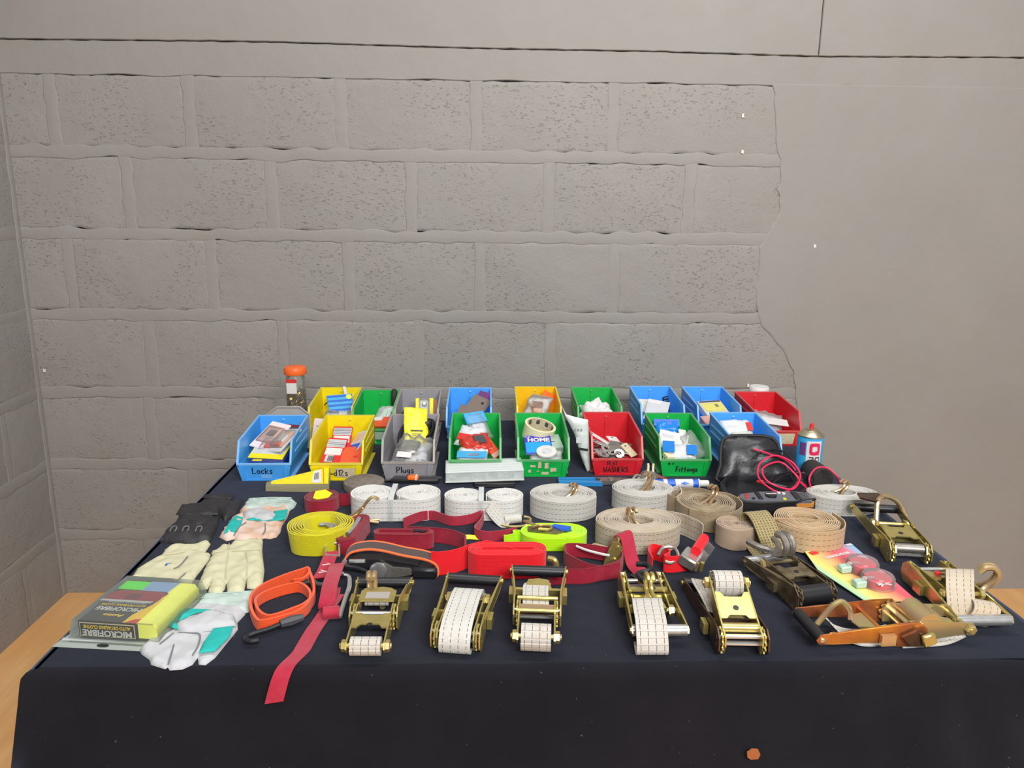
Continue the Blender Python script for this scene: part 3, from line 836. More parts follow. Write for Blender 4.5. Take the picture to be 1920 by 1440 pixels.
# printed bag hanging between the tape bin and the washers bin
o_ = (0.2379,0.0687)
ol = [(p[0] - o_[0], p[1]) for p in ((0.1942,0.1738), (0.2075,0.1492), (0.2287,0.1435), (0.2655,0.1363), (0.2706,0.0687), (0.2757,0.0002), (0.2673,-0.0058), (0.2503,0.0361), (0.2300,0.0982), (0.2077,0.1391))]
t = thing('printed_plastic_bag', 'pale printed plastic bag standing between the tape bin and red washers bin', 'bag', (o_[0], 1.962, TZ), (PI / 2 - .10, 0, -.12))
mn = min(p[1] for p in ol); ol = [(p[0], p[1] - mn) for p in ol]
puff(ol, .006, .008, seed=12, wrinkle=.002).build('film', mat('milky_bag', S(196, 204, 200), .35, bump=.3, bscale=60, bdist=.004), t, smooth=70)
MB().box(-.002, .022, .062, .068, .0072, .0078, m=RZ(-.12)).build('print', 'black_print', t, smooth=0)
for k in range(3): MB().box(-.008 + .008 * k, -.003 + .008 * k, .112, .118, .0072, .0078).build('print', 'grey_print', t, smooth=0)
MB().box(-.002, .014, .080, .096, .0072, .0078).build('print', 'light_grey', t, smooth=0)
# washers bin
rw = random.Random(3)
for i, (x, y, z, a, b2, rx, ry, rz, mm, lb) in enumerate((
    (-.030, .150, .058, .016, .085, .25, .1, .75, 'white_plastic', 'long white bracket lying across the back of the washers bin'),
    (-.026, .110, .052, .014, .075, .2, -.1, .9, 'steel', 'narrow shiny bracket below the long white bracket in the washers bin'),
    (.010, .140, .056, .034, .030, .3, .2, .4, 'white_plastic', 'small square white plate at the back of the washers bin'),
    (.020, .085, .050, .060, .055, .25, .12, -.2, 'dull_steel', 'broad rounded grey steel plate in the washers bin'),
    (.042, .070, .048, .020, .060, .3, -.3, .3, 'tan_label', 'tan edged plate at the side of the washers bin'),
    (-.036, .060, .044, .030, .040, .2, .1, .3, 'steel', 'shiny steel plate in the front corner of the washers bin'))):
    t = card('metal_plate', lb, 'plate', a, b2, .003, mm, inb(F6, x, y, z), (rx, ry, rz), (), None, (), 'plate')
    MB().lathe([(.0025, 0), (.0025, .0006)], 10, m=TR(0, b2 * .3, .003)).build('screw_hole', 'black_plastic', t)
for i, (x, y, z, rx, ry, lb) in enumerate(((-.020, .075, .052, .5, .3, 'steel washer standing tilted at the front of the washers bin'), (-.004, .050, .048, .2, -.2, 'steel washer lying nearest the front of the washers bin'), (.012, .048, .046, .7, .1, 'steel washer tipped up beside the broad plate'), (-.030, .040, .044, .1, .1, 'flat steel washer in the near corner of the washers bin'))):
    t = thing('washer', lb, 'washer', inb(F6, x, y, z), (rx, ry, 0), 'washers in the red bin')
    MB().lathe([(.006, 0), (.014, 0), (.014, .002), (.006, .002), (.006, 0)], 20, caps=False).build('ring', 'steel', t)
MB_w = MB()
t = thing('loose_hardware_heap', 'heap of mixed grey steel fixings filling the bottom of the washers bin', 'fixings', inb(F6, 0, 0, 0), F6.rotation_euler.z)
b = MB()
for k in range(90):
    m_ = TR(rw.uniform(-.040, .040), rw.uniform(.025, .19), rw.uniform(.012, .042)) @ Euler((rw.uniform(-1, 1), rw.uniform(-1, 1), rw.uniform(0, 3))).to_matrix().to_4x4()
    b.box(-.010, .010, -.006, .006, -.0015, .0015, m=m_)
b.build('fixings', 'dull_steel', t, smooth=0, kind='stuff')
# Fittings bin
bag('blue_pouch', 'glossy blue pouch standing at the back of the Fittings bin', .070, .080, .012, 'gloss_blue', inb(F7, -.014, .165, .070), (.80, 0, -.1), ('blue_print', .02), (), 11)
card('white_leaflet', 'white folded leaflet in the middle of the Fittings bin', 'leaflet', .080, .075, .002, 'white_paper', inb(F7, -.010, .105, .066), (.40, .15, -.25), [(.0, .3, -.40, -.28, 'red_print', 'print'), (-.4, .0, .1, .3, 'light_grey', 'print')])
bag('blue_white_bag', 'blue and white glossy bag at the front of the Fittings bin', .090, .065, .016, 'gloss_white', inb(F7, -.004, .055, .048), (.30, 0, -.2), None, (), 13, [(-.5, -.15, -.4, .4, 'gloss_blue', 'print'), (.2, .5, -.5, .2, 'gloss_blue', 'print')])
card('white_clip', 'small white clip standing beside the blue pouch in the Fittings bin', 'clip', .022, .040, .006, 'white_plastic', inb(F7, .024, .140, .070), (.6, .2, .1))
bag('clear_sleeve', 'clear crinkled sleeve against the side of the Fittings bin', .060, .10, .016, 'clear', inb(F7, .036, .090, .052), (.5, -.6, 0), None, (), 14)
card('beige_fitting', 'small beige plastic fitting in the near corner of the Fittings bin', 'fitting', .022, .03, .012, 'cream', inb(F7, -.040, .03, .042), (.2, .1, .3))
# blue bin behind the pouch
t = thing('white_roll', 'white rounded roll lying in the blue bin behind the pouch', 'roll', inb(F8, -.004, .120, .062), (0, PI / 2, .2))
MB().lathe([(.004, -.030), (.020, -.030), (.024, -.024), (.024, .024), (.020, .030), (.004, .030)], 24).build('roll', 'white_plastic', t)
bag('white_red_sachet', 'white sachet with red corner behind the white roll', .085, .06, .010, 'gloss_white', inb(F8, -.006, .165, .082), (.6, 0, .05), None, (), 15, [(.3, .48, -.3, .2, 'red_print', 'print')])
# back row
t = card('blue_striped_pack', 'blue striped blister pack with yellow dot in the back row yellow bin', 'blister pack', .080, .085, .008, 'sky_print', inb(R1, .012, .135, .072), (.75, 0, .35), [(-.48, .48, -.42 + .2 * k, -.34 + .2 * k, 'blue_print', 'stripe') for k in range(5)])
MB().lathe([(.009, 0), (.009, .0006)], 18, m=TR(.028, .030, .0092)).build('dot_sticker', 'lemon_dot', t)
bag('white_pipe_clip_bag', 'clear bag of white clips at the front of the back row yellow bin', .085, .07, .016, 'clear', inb(R1, .010, .075, .050), (.4, 0, 0), None, [(.2, .1, .03, .03, .014, 'white_plastic', 'clip'), (-.1, -.1, .03, .03, .012, 'white_plastic', 'clip'), (.3, -.25, .02, .02, .012, 'white_plastic', 'clip')], 16)
card('clear_strip', 'narrow clear strip rising at the back of the back row yellow bin', 'strip', .010, .08, .002, 'light_grey', inb(R1, .022, .190, .088), (.9, 0, .5))
t = thing('black_loop', 'thin black loop behind the blue striped pack', 'loop', inb(R1, -.028, .165, .070), (.9, 0, .2))
MB().tube([(.016 * math.cos(a), .010 * math.sin(a), 0) for a in [k * PI / 8 for k in range(9)]], .002, 6).build('loop', 'black_plastic', t)
card('price_card', 'pale pink price card hanging over the front of the back row yellow bin', 'card', .048, .062, .0015, 'pink_paper', inb(R1, -.022, -.022, .046), (1.1, 0, -.2), [(-.3, .3, .1, .14, 'grey_print', 'print'), (-.3, .1, -.1, -.08, 'light_grey', 'print')])
t = thing('brush_handle', 'black rounded handle leaning in the corner of the back row green bin', 'handle', inb(R2, .044, .195, .055), (-.15, 0, 0))
MB().lathe([(.009, 0), (.010, .04), (.010, .060), (.006, .066), (.002, .068)], 14).build('handle', 'black_rubber', t)
bag('green_clear_bag', 'clear greenish bag in the back row green bin', .052, .08, .012, 'frost', inb(R2, .018, .10, .060), (.5, -.2, -.35), None, [(0, 0, .03, .05, .008, 'pale_green', 'part')], 17)
card('orange_green_pack', 'orange red pack at the front of the back row green bin', 'packet', .070, .05, .008, 'orange_print', inb(R2, .020, .055, .050), (.35, -.1, -.3), [(-.48, .0, .1, .45, 'white_paper', 'print')])
t = thing('black_lamp_holder', 'round black lamp holder in the back row grey bin', 'lamp holder', inb(R3, -.034, .13, .040), (.3, 0, 0))
MB().lathe([(.026, 0), (.026, .014), (.018, .022), (.014, .034), (.004, .038)], 20).build('body', 'black_plastic', t)
t = card('yellow_bulb_pack', 'yellow pack with clear bulb blister in the back row grey bin', 'blister pack', .056, .085, .004, 'yellow_print', inb(R3, .016, .130, .068), (.8, 0, .05), [(-.28, .28, -.46, .46, 'light_grey', 'print')], (-.3, .3, -.42, .46, .018), [(0, .2, .014, .014, .010, 'steel', 'bulb'), (0, -.15, .014, .014, .010, 'steel', 'bulb')])
card('brown_pack', 'brown edged pack beside the yellow bulb pack', 'packet', .024, .080, .006, 'brown', inb(R3, .050, .130, .064), (.8, -.2, .05))
for i, (x, y, z, rx, ry, rz, mm, lb) in enumerate(((-.010, .095, .050, .45, .35, -.15, 'brown_grit', 'brown triangular sanding sheet at the front of the back row blue bin'), (.018, .125, .070, .65, .25, -.55, 'brown_grit', 'brown sanding sheet with a punched hole in the back row blue bin'), (.032, .150, .076, .8, .1, -.6, 'purple', 'purple edged sanding sheet behind the others'))):
    t = card('sanding_sheet', lb, 'sanding sheet', .066 if i < 2 else .05, .095, .002, mm, inb(R4, x, y, z), (rx, ry, rz))
    if i == 1: MB().lathe([(.005, 0), (.005, .0006)], 14, m=TR(.010, .026, .002)).build('punched_hole', 'black_print', t)
bag('clear_hardware_bag', 'clear glossy bag of brown fittings in the back row amber yellow bin', .078, .088, .022, 'clear', inb(R5, .002, .125, .070), (.6, 0, -.45), None, [(0, 0, .035, .03, .014, 'brown', 'fitting'), (.1, -.25, .03, .02, .012, 'peach', 'fitting'), (-.25, .1, .025, .02, .012, 'white_paper', 'fitting')], 18, crumple=.008)
card('orange_triangle_card', 'orange card corner standing behind the clear bag of brown fittings', 'card', .045, .055, .002, 'orange', inb(R5, .036, .180, .080), (1.2, .5, .2))
bag('crumpled_white_paper', 'crumpled white paper wad in the back row green bin by the washers bin', .095, .085, .022, 'white_paper', inb(R6, .006, .12, .056), (.35, 0, .1), None, (), 19, crumple=.012)
t = thing('paper_tube', 'white paper tube end beside the crumpled white paper', 'tube', inb(R6, -.034, .060, .058), (PI / 2 - .2, 0, .3))
MB().lathe([(.011, -.03), (.014, -.03), (.014, .03), (.011, .03), (.011, -.03)], 18, caps=False).build('tube', 'white_paper', t)
card('white_switch_plate', 'large pale grey card leaning in the back row blue bin beside the coil', 'card', .070, .085, .004, 'light_grey', inb(R7, -.004, .085, .066), (.60, .10, -.35), [(-.48, .1, .3, .46, 'white_paper', 'print')])
card('white_flat_box', 'white flat box behind the pale grey card in the back row blue bin', 'box', .050, .060, .014, 'white_plastic', inb(R7, -.026, .145, .058), (.50, 0, -.2))
t = thing('black_coil', 'black coiled cord at the side of the back row blue bin', 'coil', inb(R7, .040, .12, .050), (-.55, -.1, 0))
MB().tube([(.009 * math.cos(a * .9), .009 * math.sin(a * .9), a * .0011) for a in range(0, 50)], .0022, 6).build('coil', 'black_plastic', t)
t = card('yellow_lid_case', 'clear case with yellow printed lid in the back row blue bin', 'case', .082, .072, .018, 'light_grey', inb(R8, .004, .105, .060), (.40, 0, .25), [(-.44, .44, -.30, .30, 'pale_yellow', 'print'), (-.44, -.2, -.45, -.25, 'white_paper', 'label'), (.1, .25, .0, .2, 'grey_print', 'print'), (-.46, .46, .36, .46, 'dark_grey', 'print')])
card('pink_case', 'pale pink case below the yellow lid case', 'case', .070, .05, .020, 'pink_print', inb(R8, -.010, .045, .032), (.30, 0, .2))
bag('clear_paper_bag', 'clear film and white paper scraps in the red bin of the back row', .090, .10, .014, 'clear', inb(R9, .0, .10, .046), (.30, .2, -.3), None, [(0, -.2, .06, .04, .003, 'white_paper', 'paper'), (.1, .1, .05, .03, .003, 'pink_paper', 'paper')], 21)
card('white_slip', 'white paper slip lying at the front of the red bin of the back row', 'paper', .080, .04, .001, 'white_paper', inb(R9, .010, .065, .058), (.25, .10, -.15))

# ------------------------------------------------------------------ behind and between the bins
t = thing('screw_jar', 'clear jar of brass screws with an orange lid', 'jar', on_table((-0.5982,2.3739)))
MB().lathe([(.001, .002), (.028, .002), (.0305, .008), (.0305, .158), (.028, .168), (.026, .172), (.026, .182)], 32, caps=False).build('jar_body', 'clear_stiff', t)
M['orange_lid'] = mat('orange_lid_plastic', S(236, 104, 40), .4)
lid = MB(); lid.lathe([(.0335, .176), (.0345, .178), (.0345, .192), (.0325, .198), (.028, .2), (.001, .2)], 36)
lid.build('lid', 'orange_lid', t)
MB().box(-.021, .010, -.0325, -.0305, .120, .158).build('price_label', 'white_paper', t, smooth=0)
MB().box(-.021, .010, -.0330, -.0310, .154, .165).build('label_band', 'red_print', t, smooth=0)
b = MB(); rs = random.Random(5)
for k in range(220):
    a = rs.uniform(0, 2 * PI); q = .023 * math.sqrt(rs.random()); z = .010 + .112 * rs.random()
    m_ = TR(q * math.cos(a), q * math.sin(a), z) @ Euler((rs.uniform(-1.4, 1.4), rs.uniform(-1.4, 1.4), 0)).to_matrix().to_4x4()
    b.tube([(0, 0, -.011), (0, 0, .006), (0, 0, .009)], [.0014, .0014, .0040], 6, m=m_)
b.build('screws', 'brass', t, kind='stuff')
t = thing('grey_tray_lid', 'pale grey plastic tray lid leaning behind the blue Locks bin', 'lid', (-.576, 2.168, TZ), (PI / 2 - .14, 0, .02))
b = MB(); b.plate([(-.062, 0, 0), (.062, 0, 0), (.062, .098, 0), (.034, .120, 0), (-.030, .120, 0), (-.062, .098, 0)], (0, 0, .003)).build('panel', 'scuff_grey', t, smooth=0)
MB().tube([(-.062, 0, .003), (-.062, .098, .003), (-.030, .120, .003), (.034, .120, .003), (.062, .098, .003), (.062, 0, .003)], .003, 6).build('rim', 'scuff_grey', t)
t = thing('white_tub', 'white round tub with lid standing behind the red back row bin', 'tub', (.893, 2.452, TZ))
MB().lathe([(.026, 0), (.030, .09), (.030, .106)], 28).build('tub', 'white_plastic', t)
MB().lathe([(.031, .104), (.032, .105), (.032, .120), (.029, .124), (.001, .125)], 28).build('lid', 'white_paper', t)

# ------------------------------------------------------------------ tools between the bins and the straps
M['olive'] = mat('olive_grey_metal', S(150, 142, 110), .5, .3)
o_ = (-0.4730,1.8518)
t = thing('wedge_tool', 'long tapering wedge with yellow printed face and barcode label', 'wedge', on_table(o_))
base = rel([(-0.5460,1.8183), (-0.3890,1.8106), (-0.4024,1.8984), (-0.5506,1.8443)], o_)
hts = [.012, .020, .036, .014]
vv = [(p[0], p[1], 0) for p in base] + [(p[0], p[1] + (.002 if i < 2 else 0), h) for i, (p, h) in enumerate(zip(base, hts))]
MB().add(vv, [[3, 2, 1, 0], [4, 5, 6, 7], [0, 1, 5, 4], [1, 2, 6, 5], [2, 3, 7, 6], [3, 0, 4, 7]]).build('body', 'olive', t, smooth=0)
A, B2, C2, D2 = [Vector(v) for v in vv[4:8]]
def q_(u, v): return (A.lerp(B2, u)).lerp(D2.lerp(C2, u), v) + Vector((0, -.0002, .0008))
MB().add([q_(.08, .35), q_(.985, .02), q_(.985, .98), q_(.08, .95)], [[0, 1, 2, 3]]).build('yellow_label', 'yellow_print', t, smooth=0)
MB().add([q_(.72, .12) + V(0, 0, .0006), q_(.88, .07) + V(0, 0, .0006), q_(.86, .95) + V(0, 0, .0006), q_(.74, .92) + V(0, 0, .0006)], [[0, 1, 2, 3]]).build('price_label', 'white_paper', t, smooth=0)
for k in range(5):
    MB().add([q_(.76 + .015 * k, .3) + V(0, 0, .0012), q_(.768 + .015 * k, .3) + V(0, 0, .0012), q_(.768 + .015 * k, .75) + V(0, 0, .0012), q_(.76 + .015 * k, .75) + V(0, 0, .0012)], [[0, 1, 2, 3]]).build('barcode_bar', 'black_print', t, smooth=0)
MB().add([q_(.91, .04) + V(0, 0, .0006), q_(.925, .04) + V(0, 0, .0006), q_(.90, .96) + V(0, 0, .0006), q_(.885, .96) + V(0, 0, .0006)], [[0, 1, 2, 3]]).build('orange_stripe', 'orange', t, smooth=0)

t = thing('stone_disc', 'rough grey brown round abrasive disc lying beside the white double coil', 'disc', on_table((-0.3068,1.8363)))
M['stone'] = mat('rough_stone', S(122, 112, 102), .9, var=.3, vscale=60, bump=.5, bscale=200, bdist=.002)
MB().lathe([(.046, 0), (.050, .002), (.0515, .010), (.050, .020), (.046, .0225), (.001, .023)], 36).build('disc', 'stone', t)

t = thing('folding_knife', 'black folding knife with orange clip', 'knife', on_table((-0.1845,1.8783)), -.02)
MB().box(-.062, .062, -.009, .007, .0, .011, bev=.003).build('handle', 'black_plastic', t)
MB().plate([(-.055, -.004, .011), (.058, -.004, .011), (.070, .000, .011), (.03, .005, .011), (-.05, .006, .011)], (0, 0, .006)).build('blade_cover', 'dark_grey', t, smooth=0)
MB().box(-.018, .010, -.011, .009, .010, .019, bev=.002).build('clip', 'orange', t)
MB().box(.002, .006, -.0112, .009, .0105, .0195).build('clip_mark', 'white_paper', t, smooth=0)
MB().tube([(-.062, 0, .006), (-.075, -.002, .006), (-.078, .004, .006)], .004, 8).build('tip', 'black_plastic', t)

t = thing('black_flat_case', 'flat black case under the clear compartment organiser', 'case', on_table((0.0199,1.8663)), .02)
MB().box(-.052, .050, -.026, .05, .0, .011, bev=.002).build('case', 'black_plastic', t)
MB().box(-.050, .048, -.0268, -.0262, .004, .006).build('seam', 'dark_grey', t, smooth=0)
t = thing('compartment_organiser', 'clear lidded plastic organiser with six compartments', 'organiser', on_table((-0.0074,1.8979), .013), (.02, -.02, .045))
W2, D3, H2 = .098, .045, .026
MB().box(-W2, W2, -D3, D3, 0, .002).build('base', 'frost', t, smooth=0)
b = MB()
for x0, x1, y0, y1 in ((-W2, W2, -D3, -D3 + .0015), (-W2, W2, D3 - .0015, D3), (-W2, -W2 + .0015, -D3, D3), (W2 - .0015, W2, -D3, D3)): b.box(x0, x1, y0, y1, .002, H2)
b.build('walls', 'frost', t, smooth=0)
for k in range(1, 6): MB().box(-W2 + k * 2 * W2 / 6 - .0006, -W2 + k * 2 * W2 / 6 + .0006, -D3 + .002, D3 - .002, .002, H2 - .001).build('divider', 'frost', t, smooth=0)
MB().box(-W2 - .001, W2 + .001, -D3 - .001, D3 + .001, H2, H2 + .0025, bev=.001).build('lid', 'frost', t, smooth=0)
for k in range(4): MB().box(-W2 + .004, W2 - .004, -D3 + .012 + k * .02, -D3 + .014 + k * .02, H2 + .0025, H2 + .0035).build('lid_rib', 'frost', t, smooth=0)
MB().tube([(-W2 - .001, -D3 - .001, .002), (W2 + .001, -D3 - .001, .002), (W2 + .001, D3 + .001, .002), (-W2 - .001, D3 + .001, .002)], .0018, 4, closed=True).build('rim', 'white_plastic', t, smooth=0)
for k in range(6):
    b = MB()
    for j in range(7):
        m_ = TR(-W2 + (k + .5) * 2 * W2 / 6 + rs.uniform(-.010, .010), rs.uniform(-.038, .03), .005 + rs.random() * .006) @ RZ(rs.uniform(0, 3))
        b.tube([(-.006, 0, 0), (.006, 0, 0)], .002, 6, m=m_)
    b.build('small_fixings', 'dull_steel' if k % 2 else 'light_grey', t, kind='stuff')

M['handle_blue'] = mat('blue_grip_plastic', S(36, 124, 186), .45)
t = thing('pliers', 'blue handled pliers lying between the bins and white strap coil', 'pliers', on_table((0.2820,1.8659)), .0)
MB().plate([(-.100, .008, .002), (-.098, .020, .002), (.010, .020, .002), (-.012, .009, .002)], (0, 0, .010)).build('handle', 'handle_blue', t, smooth=0)
MB().plate([(-.100, -.016, .002), (-.100, .000, .002), (.005, -.006, .002), (.010, -.022, .002)], (0, 0, .010)).build('handle', 'handle_blue', t, smooth=0)
b = MB(); b.plate([(-.005, .014, .003), (.030, .014, .003), (.070, .010, .003), (.100, .000, .003), (.072, -.010, .003), (.020, -.013, .003), (.000, -.016, .003), (.008, 0, .003)], (0, 0, .011))
b.lathe([(.009, .014), (.009, .017), (.006, .018)], 14, m=TR(.035, .001, 0)).build('jaws', 'dull_steel', t, smooth=30)
MB().box(.060, .100, -.0012, .0012, .0135, .0145).build('jaw_gap', 'black_print', t, smooth=0)
t = thing('crimping_pliers', 'worn steel pliers with two prongs and dark red handle', 'pliers', on_table((0.4186,1.8894)), -.1)
b = MB(); b.lathe([(.001, 0), (.022, .004), (.026, .014), (.018, .024), (.006, .028), (.001, .028)], 18)
b.tube([(-.03, -.006, .008), (-.012, -.002, .014), (.01, .003, .014), (.03, -.004, .012)], [.005, .009, .009, .006], 8).build('jaws', 'dull_steel', t)
for s in (-1, 1): MB().tube([(.004 + s * .007, .0, .02), (.004 + s * .006, .004, .040), (.004 + s * .007, .004, .046)], .0032, 8).build('prong', 'cream', t)
MB().tube(smooth_line([(.015, -.004, .014), (.035, -.012, .012), (.052, -.026, .008)], 5), .006, 8).build('handle', 'maroon', t)
MB().tube(smooth_line([(-.020, -.004, .014), (-.034, -.01, .018), (-.044, -.022, .008)], 5), .004, 8).build('handle', 'dull_steel', t)

t = thing('adhesive_tube', 'white and blue adhesive tube behind the white strap coil', 'tube', on_table((0.4790,1.8385)), .015)
prof = [(.002, -.078), (.010, -.0775), (.0115, -.06), (.0115, .050), (.009, .056), (.006, .060), (.008, .060), (.008, .078), (.001, .0785)]
mt = TR(0, 0, .0118) @ RY(PI / 2)
MB().lathe([(.001, -.078), (.0116, -.076), (.0116, .058), (.009, .060)], 20, m=mt).build('tube_body', 'white_paper', t)
for x0, x1 in ((-.060, -.035), (-.025, -.005), (.040, .054)):
    MB().lathe([(.0118, x0), (.0119, x0 + .0005), (.0119, x1), (.0118, x1)], 20, m=mt, caps=False).build('blue_band', 'blue_print', t)
MB().plate([(.008, -.0108, .016), (.018, -.0085, .020), (.030, -.0108, .016), (.018, -.0118, .012)], (0, -.001, .0006)).build('blue_emblem', 'blue_print', t, smooth=0)
MB().lathe([(.0085, .060), (.0085, .080), (.007, .082), (.001, .082)], 18, m=mt).build('cap', 'white_plastic', t)

# spray can
t = thing('spray_can', 'blue and white spray can lettered Q 20 with a red nozzle', 'spray can', on_table((0.8566,1.9426)), -.28)
M['can_blue'] = mat('can_blue_print', S(50, 156, 206), .3)
M['can_steel'] = mat('can_dome_metal', S(206, 196, 170), .32, 1.0)
M['can_pink'] = mat('can_crimson_print', S(208, 34, 84), .35)
canb = MB().lathe([(.031, 0), (.033, .002), (.033, .108), (.0325, .110)], 40).build('can_body', 'can_blue', t)
MB().lathe([(.0335, .108), (.0335, .111), (.031, .113), (.024, .120), (.016, .1245), (.016, .127), (.013, .128), (.001, .128)], 36, caps=False).build('dome', 'can_steel', t)
MB().lathe([(.0052, .127), (.0052, .140), (.004, .141), (.001, .141)], 14).build('nozzle', 'red_print', t)
def on_can(pts, r, name, material, d=0.0006):
    """panel of (angle, z) outline points wrapped on the can"""
    vv = [(r * math.sin(a), -r * math.cos(a), z) for a, z in pts]; k = len(pts) // 2
    MB().add(vv, [[i, i + 1, 2 * k - 2 - i, 2 * k - 1 - i] for i in range(k - 1)]).build(name, material, canb)
def band(a0, a1, z0, z1, n=10): return [(a0 + (a1 - a0) * i / n, z0) for i in range(n + 1)] + [(a1 - (a1 - a0) * i / n, z1) for i in range(n + 1)]
on_can(band(-.35, .85, .034, .101), .0333, 'white_panel', 'white_paper')
AO, QA = .28, .42
ring_o = []; ring_i = []
for k in range(28):
    a = 2 * PI * k / 28
    sq = lambda c: math.copysign(abs(c) ** .45, c)
    ring_o.append((AO + QA * sq(math.cos(a)), .0795 + .0165 * sq(math.sin(a)))); ring_i.append((AO + QA * .48 * sq(math.cos(a)), .0795 + .0072 * sq(math.sin(a))))
cp = lambda p, r: (r * math.sin(p[0]), -r * math.cos(p[0]), p[1])
MB().add([cp(p, .0337) for p in ring_o + ring_i], [[k, (k + 1) % 28, 28 + (k + 1) % 28, 28 + k] for k in range(28)]).build('logo_ring', 'can_pink', canb)
MB().add([cp(p, .0339) for p in ((AO + .02, .075), (AO + .10, .079), (AO + .44, .0645), (AO + .34, .0625))], [[0, 3, 2, 1]]).build('logo_tail', 'white_paper', canb, smooth=0)
MB().add([cp(p, .0341) for p in ((AO + .06, .073), (AO + .11, .076), (AO + .42, .0645), (AO + .38, .0628))], [[0, 3, 2, 1]]).build('logo_tail', 'can_pink', canb, smooth=0)
def can_bar(a0, a1, z0, z1): 
    MB().add([cp(p, .0337) for p in band(a0, a1, z0, z1, 4)], [[i, i + 1, 8 - i, 9 - i] for i in range(4)]).build('figure_stroke', 'black_print', canb, smooth=0)
for a0, a1, z0, z1 in ((-.12, .24, .046, .049), (-.12, .24, .039, .042), (-.12, .24, .032, .035), (.16, .24, .042, .046), (-.12, -.04, .035, .039),
                       (.34, .70, .046, .049), (.34, .70, .032, .035), (.34, .41, .035, .046), (.63, .70, .035, .046)): can_bar(a0, a1, z0 + .0095, z1 + .0095)
on_can(band(-.95, -.42, .060, .095), .0333, 'side_print', 'purple')
on_can(band(-.45, .75, .028, .033), .0335, 'pink_stripe', 'can_pink')

# rubber mallet
p0, p1 = Vector((0.8461,1.9025)), Vector((0.8485,1.8252)); dv = p1 - p0
t = thing('rubber_mallet', 'worn black rubber mallet head on a chrome stub beside the spray can', 'mallet', on_table((p0 + dv / 2)[:2]), math.atan2(dv.y, dv.x))
hl = dv.length / 2
MB().lathe([(.001, -hl), (.025, -hl), (.0275, -hl + .003), (.0285, 0), (.0275, hl - .003), (.025, hl), (.001, hl)], 32, m=TR(0, 0, .0285) @ RY(PI / 2)).build('head', 'black_rubber', t)
MB().tube([(-.012, -.02, .022), (-.016, -.052, .016)], .009, 14).build('chrome_stub', 'steel', t)

# ------------------------------------------------------------------ multimeter pouch
M['nylon'] = mat('black_nylon', S(30, 30, 34), .38, bump=.35, bscale=40, bdist=.004, var=.2, vscale=30)
M['nylon_edge'] = mat('black_piping', S(18, 18, 20), .6)
o_ = (0.6904,1.7538)
t = thing('meter_pouch', 'open black zipped pouch with its lid propped up', 'pouch', on_table(o_), 0)
fl = rel([(0.5733,1.6607), (0.7722,1.6791), (0.8036,1.7892), (0.8038,1.8572), (0.6060,1.8344)], o_)
fl = [tuple(p) for p in smooth_line(fl, 3, True)]
b = MB(); n = len(fl)
vv = []
for e, z in ((1, 0), (1.02, .014), (1.0, .032), (.94, .034), (.92, .018)): vv += [(p[0] * e, p[1] * e, z) for p in fl]
ff = [[k * n + j, k * n + (j + 1) % n, (k + 1) * n + (j + 1) % n, (k + 1) * n + j] for k in range(4) for j in range(n)] + [[4 * n + j for j in range(n)], list(range(n - 1, -1, -1))]
b.add(vv, ff).build('tray', 'nylon', t, smooth=60)
b = MB(); b.tube([(p[0] * 1.0, p[1] * 1.0, .033) for p in fl], .003, 6, closed=True).build('zip_edge', 'nylon_edge', t)
YL = 1.86
hinge = 1.845
lid_px = [(0.5949,0.0075), (0.5933,0.0549), (0.5986,0.1028), (0.6139,0.1213), (0.6669,0.1250), (0.7220,0.1214), (0.7437,0.1058), (0.7554,0.0676), (0.7770,0.0200), (0.7799,-0.0027)]
lo = [(p[0] - o_[0], max(-.010, (p[1] - .022) / math.cos(.42))) for p in lid_px]
lid_pts = [tuple(p) for p in smooth_line(lo, 3, True)]
lm = puff(lid_pts, .018, .009, seed=22, wrinkle=.0035, nscale=28, soft=.03)
LM = TR(0, hinge - o_[1], .020) @ RX(PI / 2 - .42)
lid_o = lm.build('lid', 'nylon', t, smooth=70); lid_o.matrix_local = LM
MB().tube([(p[0], p[1], .002) for p in lid_pts], .0045, 8, closed=True, m=LM).build('piping', 'nylon_edge', t)
t = thing('multimeter', 'grey digital multimeter with orange edge lying in the open pouch', 'multimeter', on_table((0.6714,1.6918), .021), (.06, .0, -.02))
M['meter'] = mat('meter_grey', S(92, 94, 102), .4); M['meter_edge'] = mat('meter_orange', S(196, 130, 60), .5)
mo = [(-.088, -.012), (-.080, .010), (-.03, .026), (.06, .030), (.088, .022), (.092, -.014), (.084, -.030), (-.03, -.032), (-.076, -.026)]
MB().plate([(x, y, 0) for x, y in mo], (0, 0, .009)).build('holster', 'meter_edge', t, smooth=30)
mface = MB().plate([(x * .95, y * .93, .009) for x, y in mo], (0, 0, .0055)).build('face', 'meter', t, smooth=30)
MB().box(.046, .060, -.022, .022, 0.0145, 0.0170, bev=.001).build('screen_bar', 'black_plastic', mface)
MB().box(.062, .080, -.018, .018, 0.0145, 0.0153).build('screen', 'dark_grey', mface, smooth=0)
MB().lathe([(.013, 0.0145), (.013, 0.0185), (.011, 0.0195)], 22, m=TR(-.006, 0, 0)).build('dial', 'black_plastic', t)
MB().box(-.018, .006, -.0012, .0012, 0.0200, 0.0210, m=RZ(0)).build('dial_pointer', 'white_paper', mface, smooth=0)
MB().box(-.040, -.030, -.020, .020, 0.0145, 0.0177, bev=.001).build('ridge', 'black_plastic', mface)
for x, y, mm in ((-.062, .004, 'red_print'), (-.066, -.010, 'red_print'), (-.052, -.016, 'black_plastic'), (.020, -.018, 'yellow_print'), (.028, .012, 'white_paper'), (.018, .016, 'white_paper')):
    MB().lathe([(.004, 0.0145), (.004, 0.0167)], 12, m=TR(x, y, 0)).build('button', mm, mface)

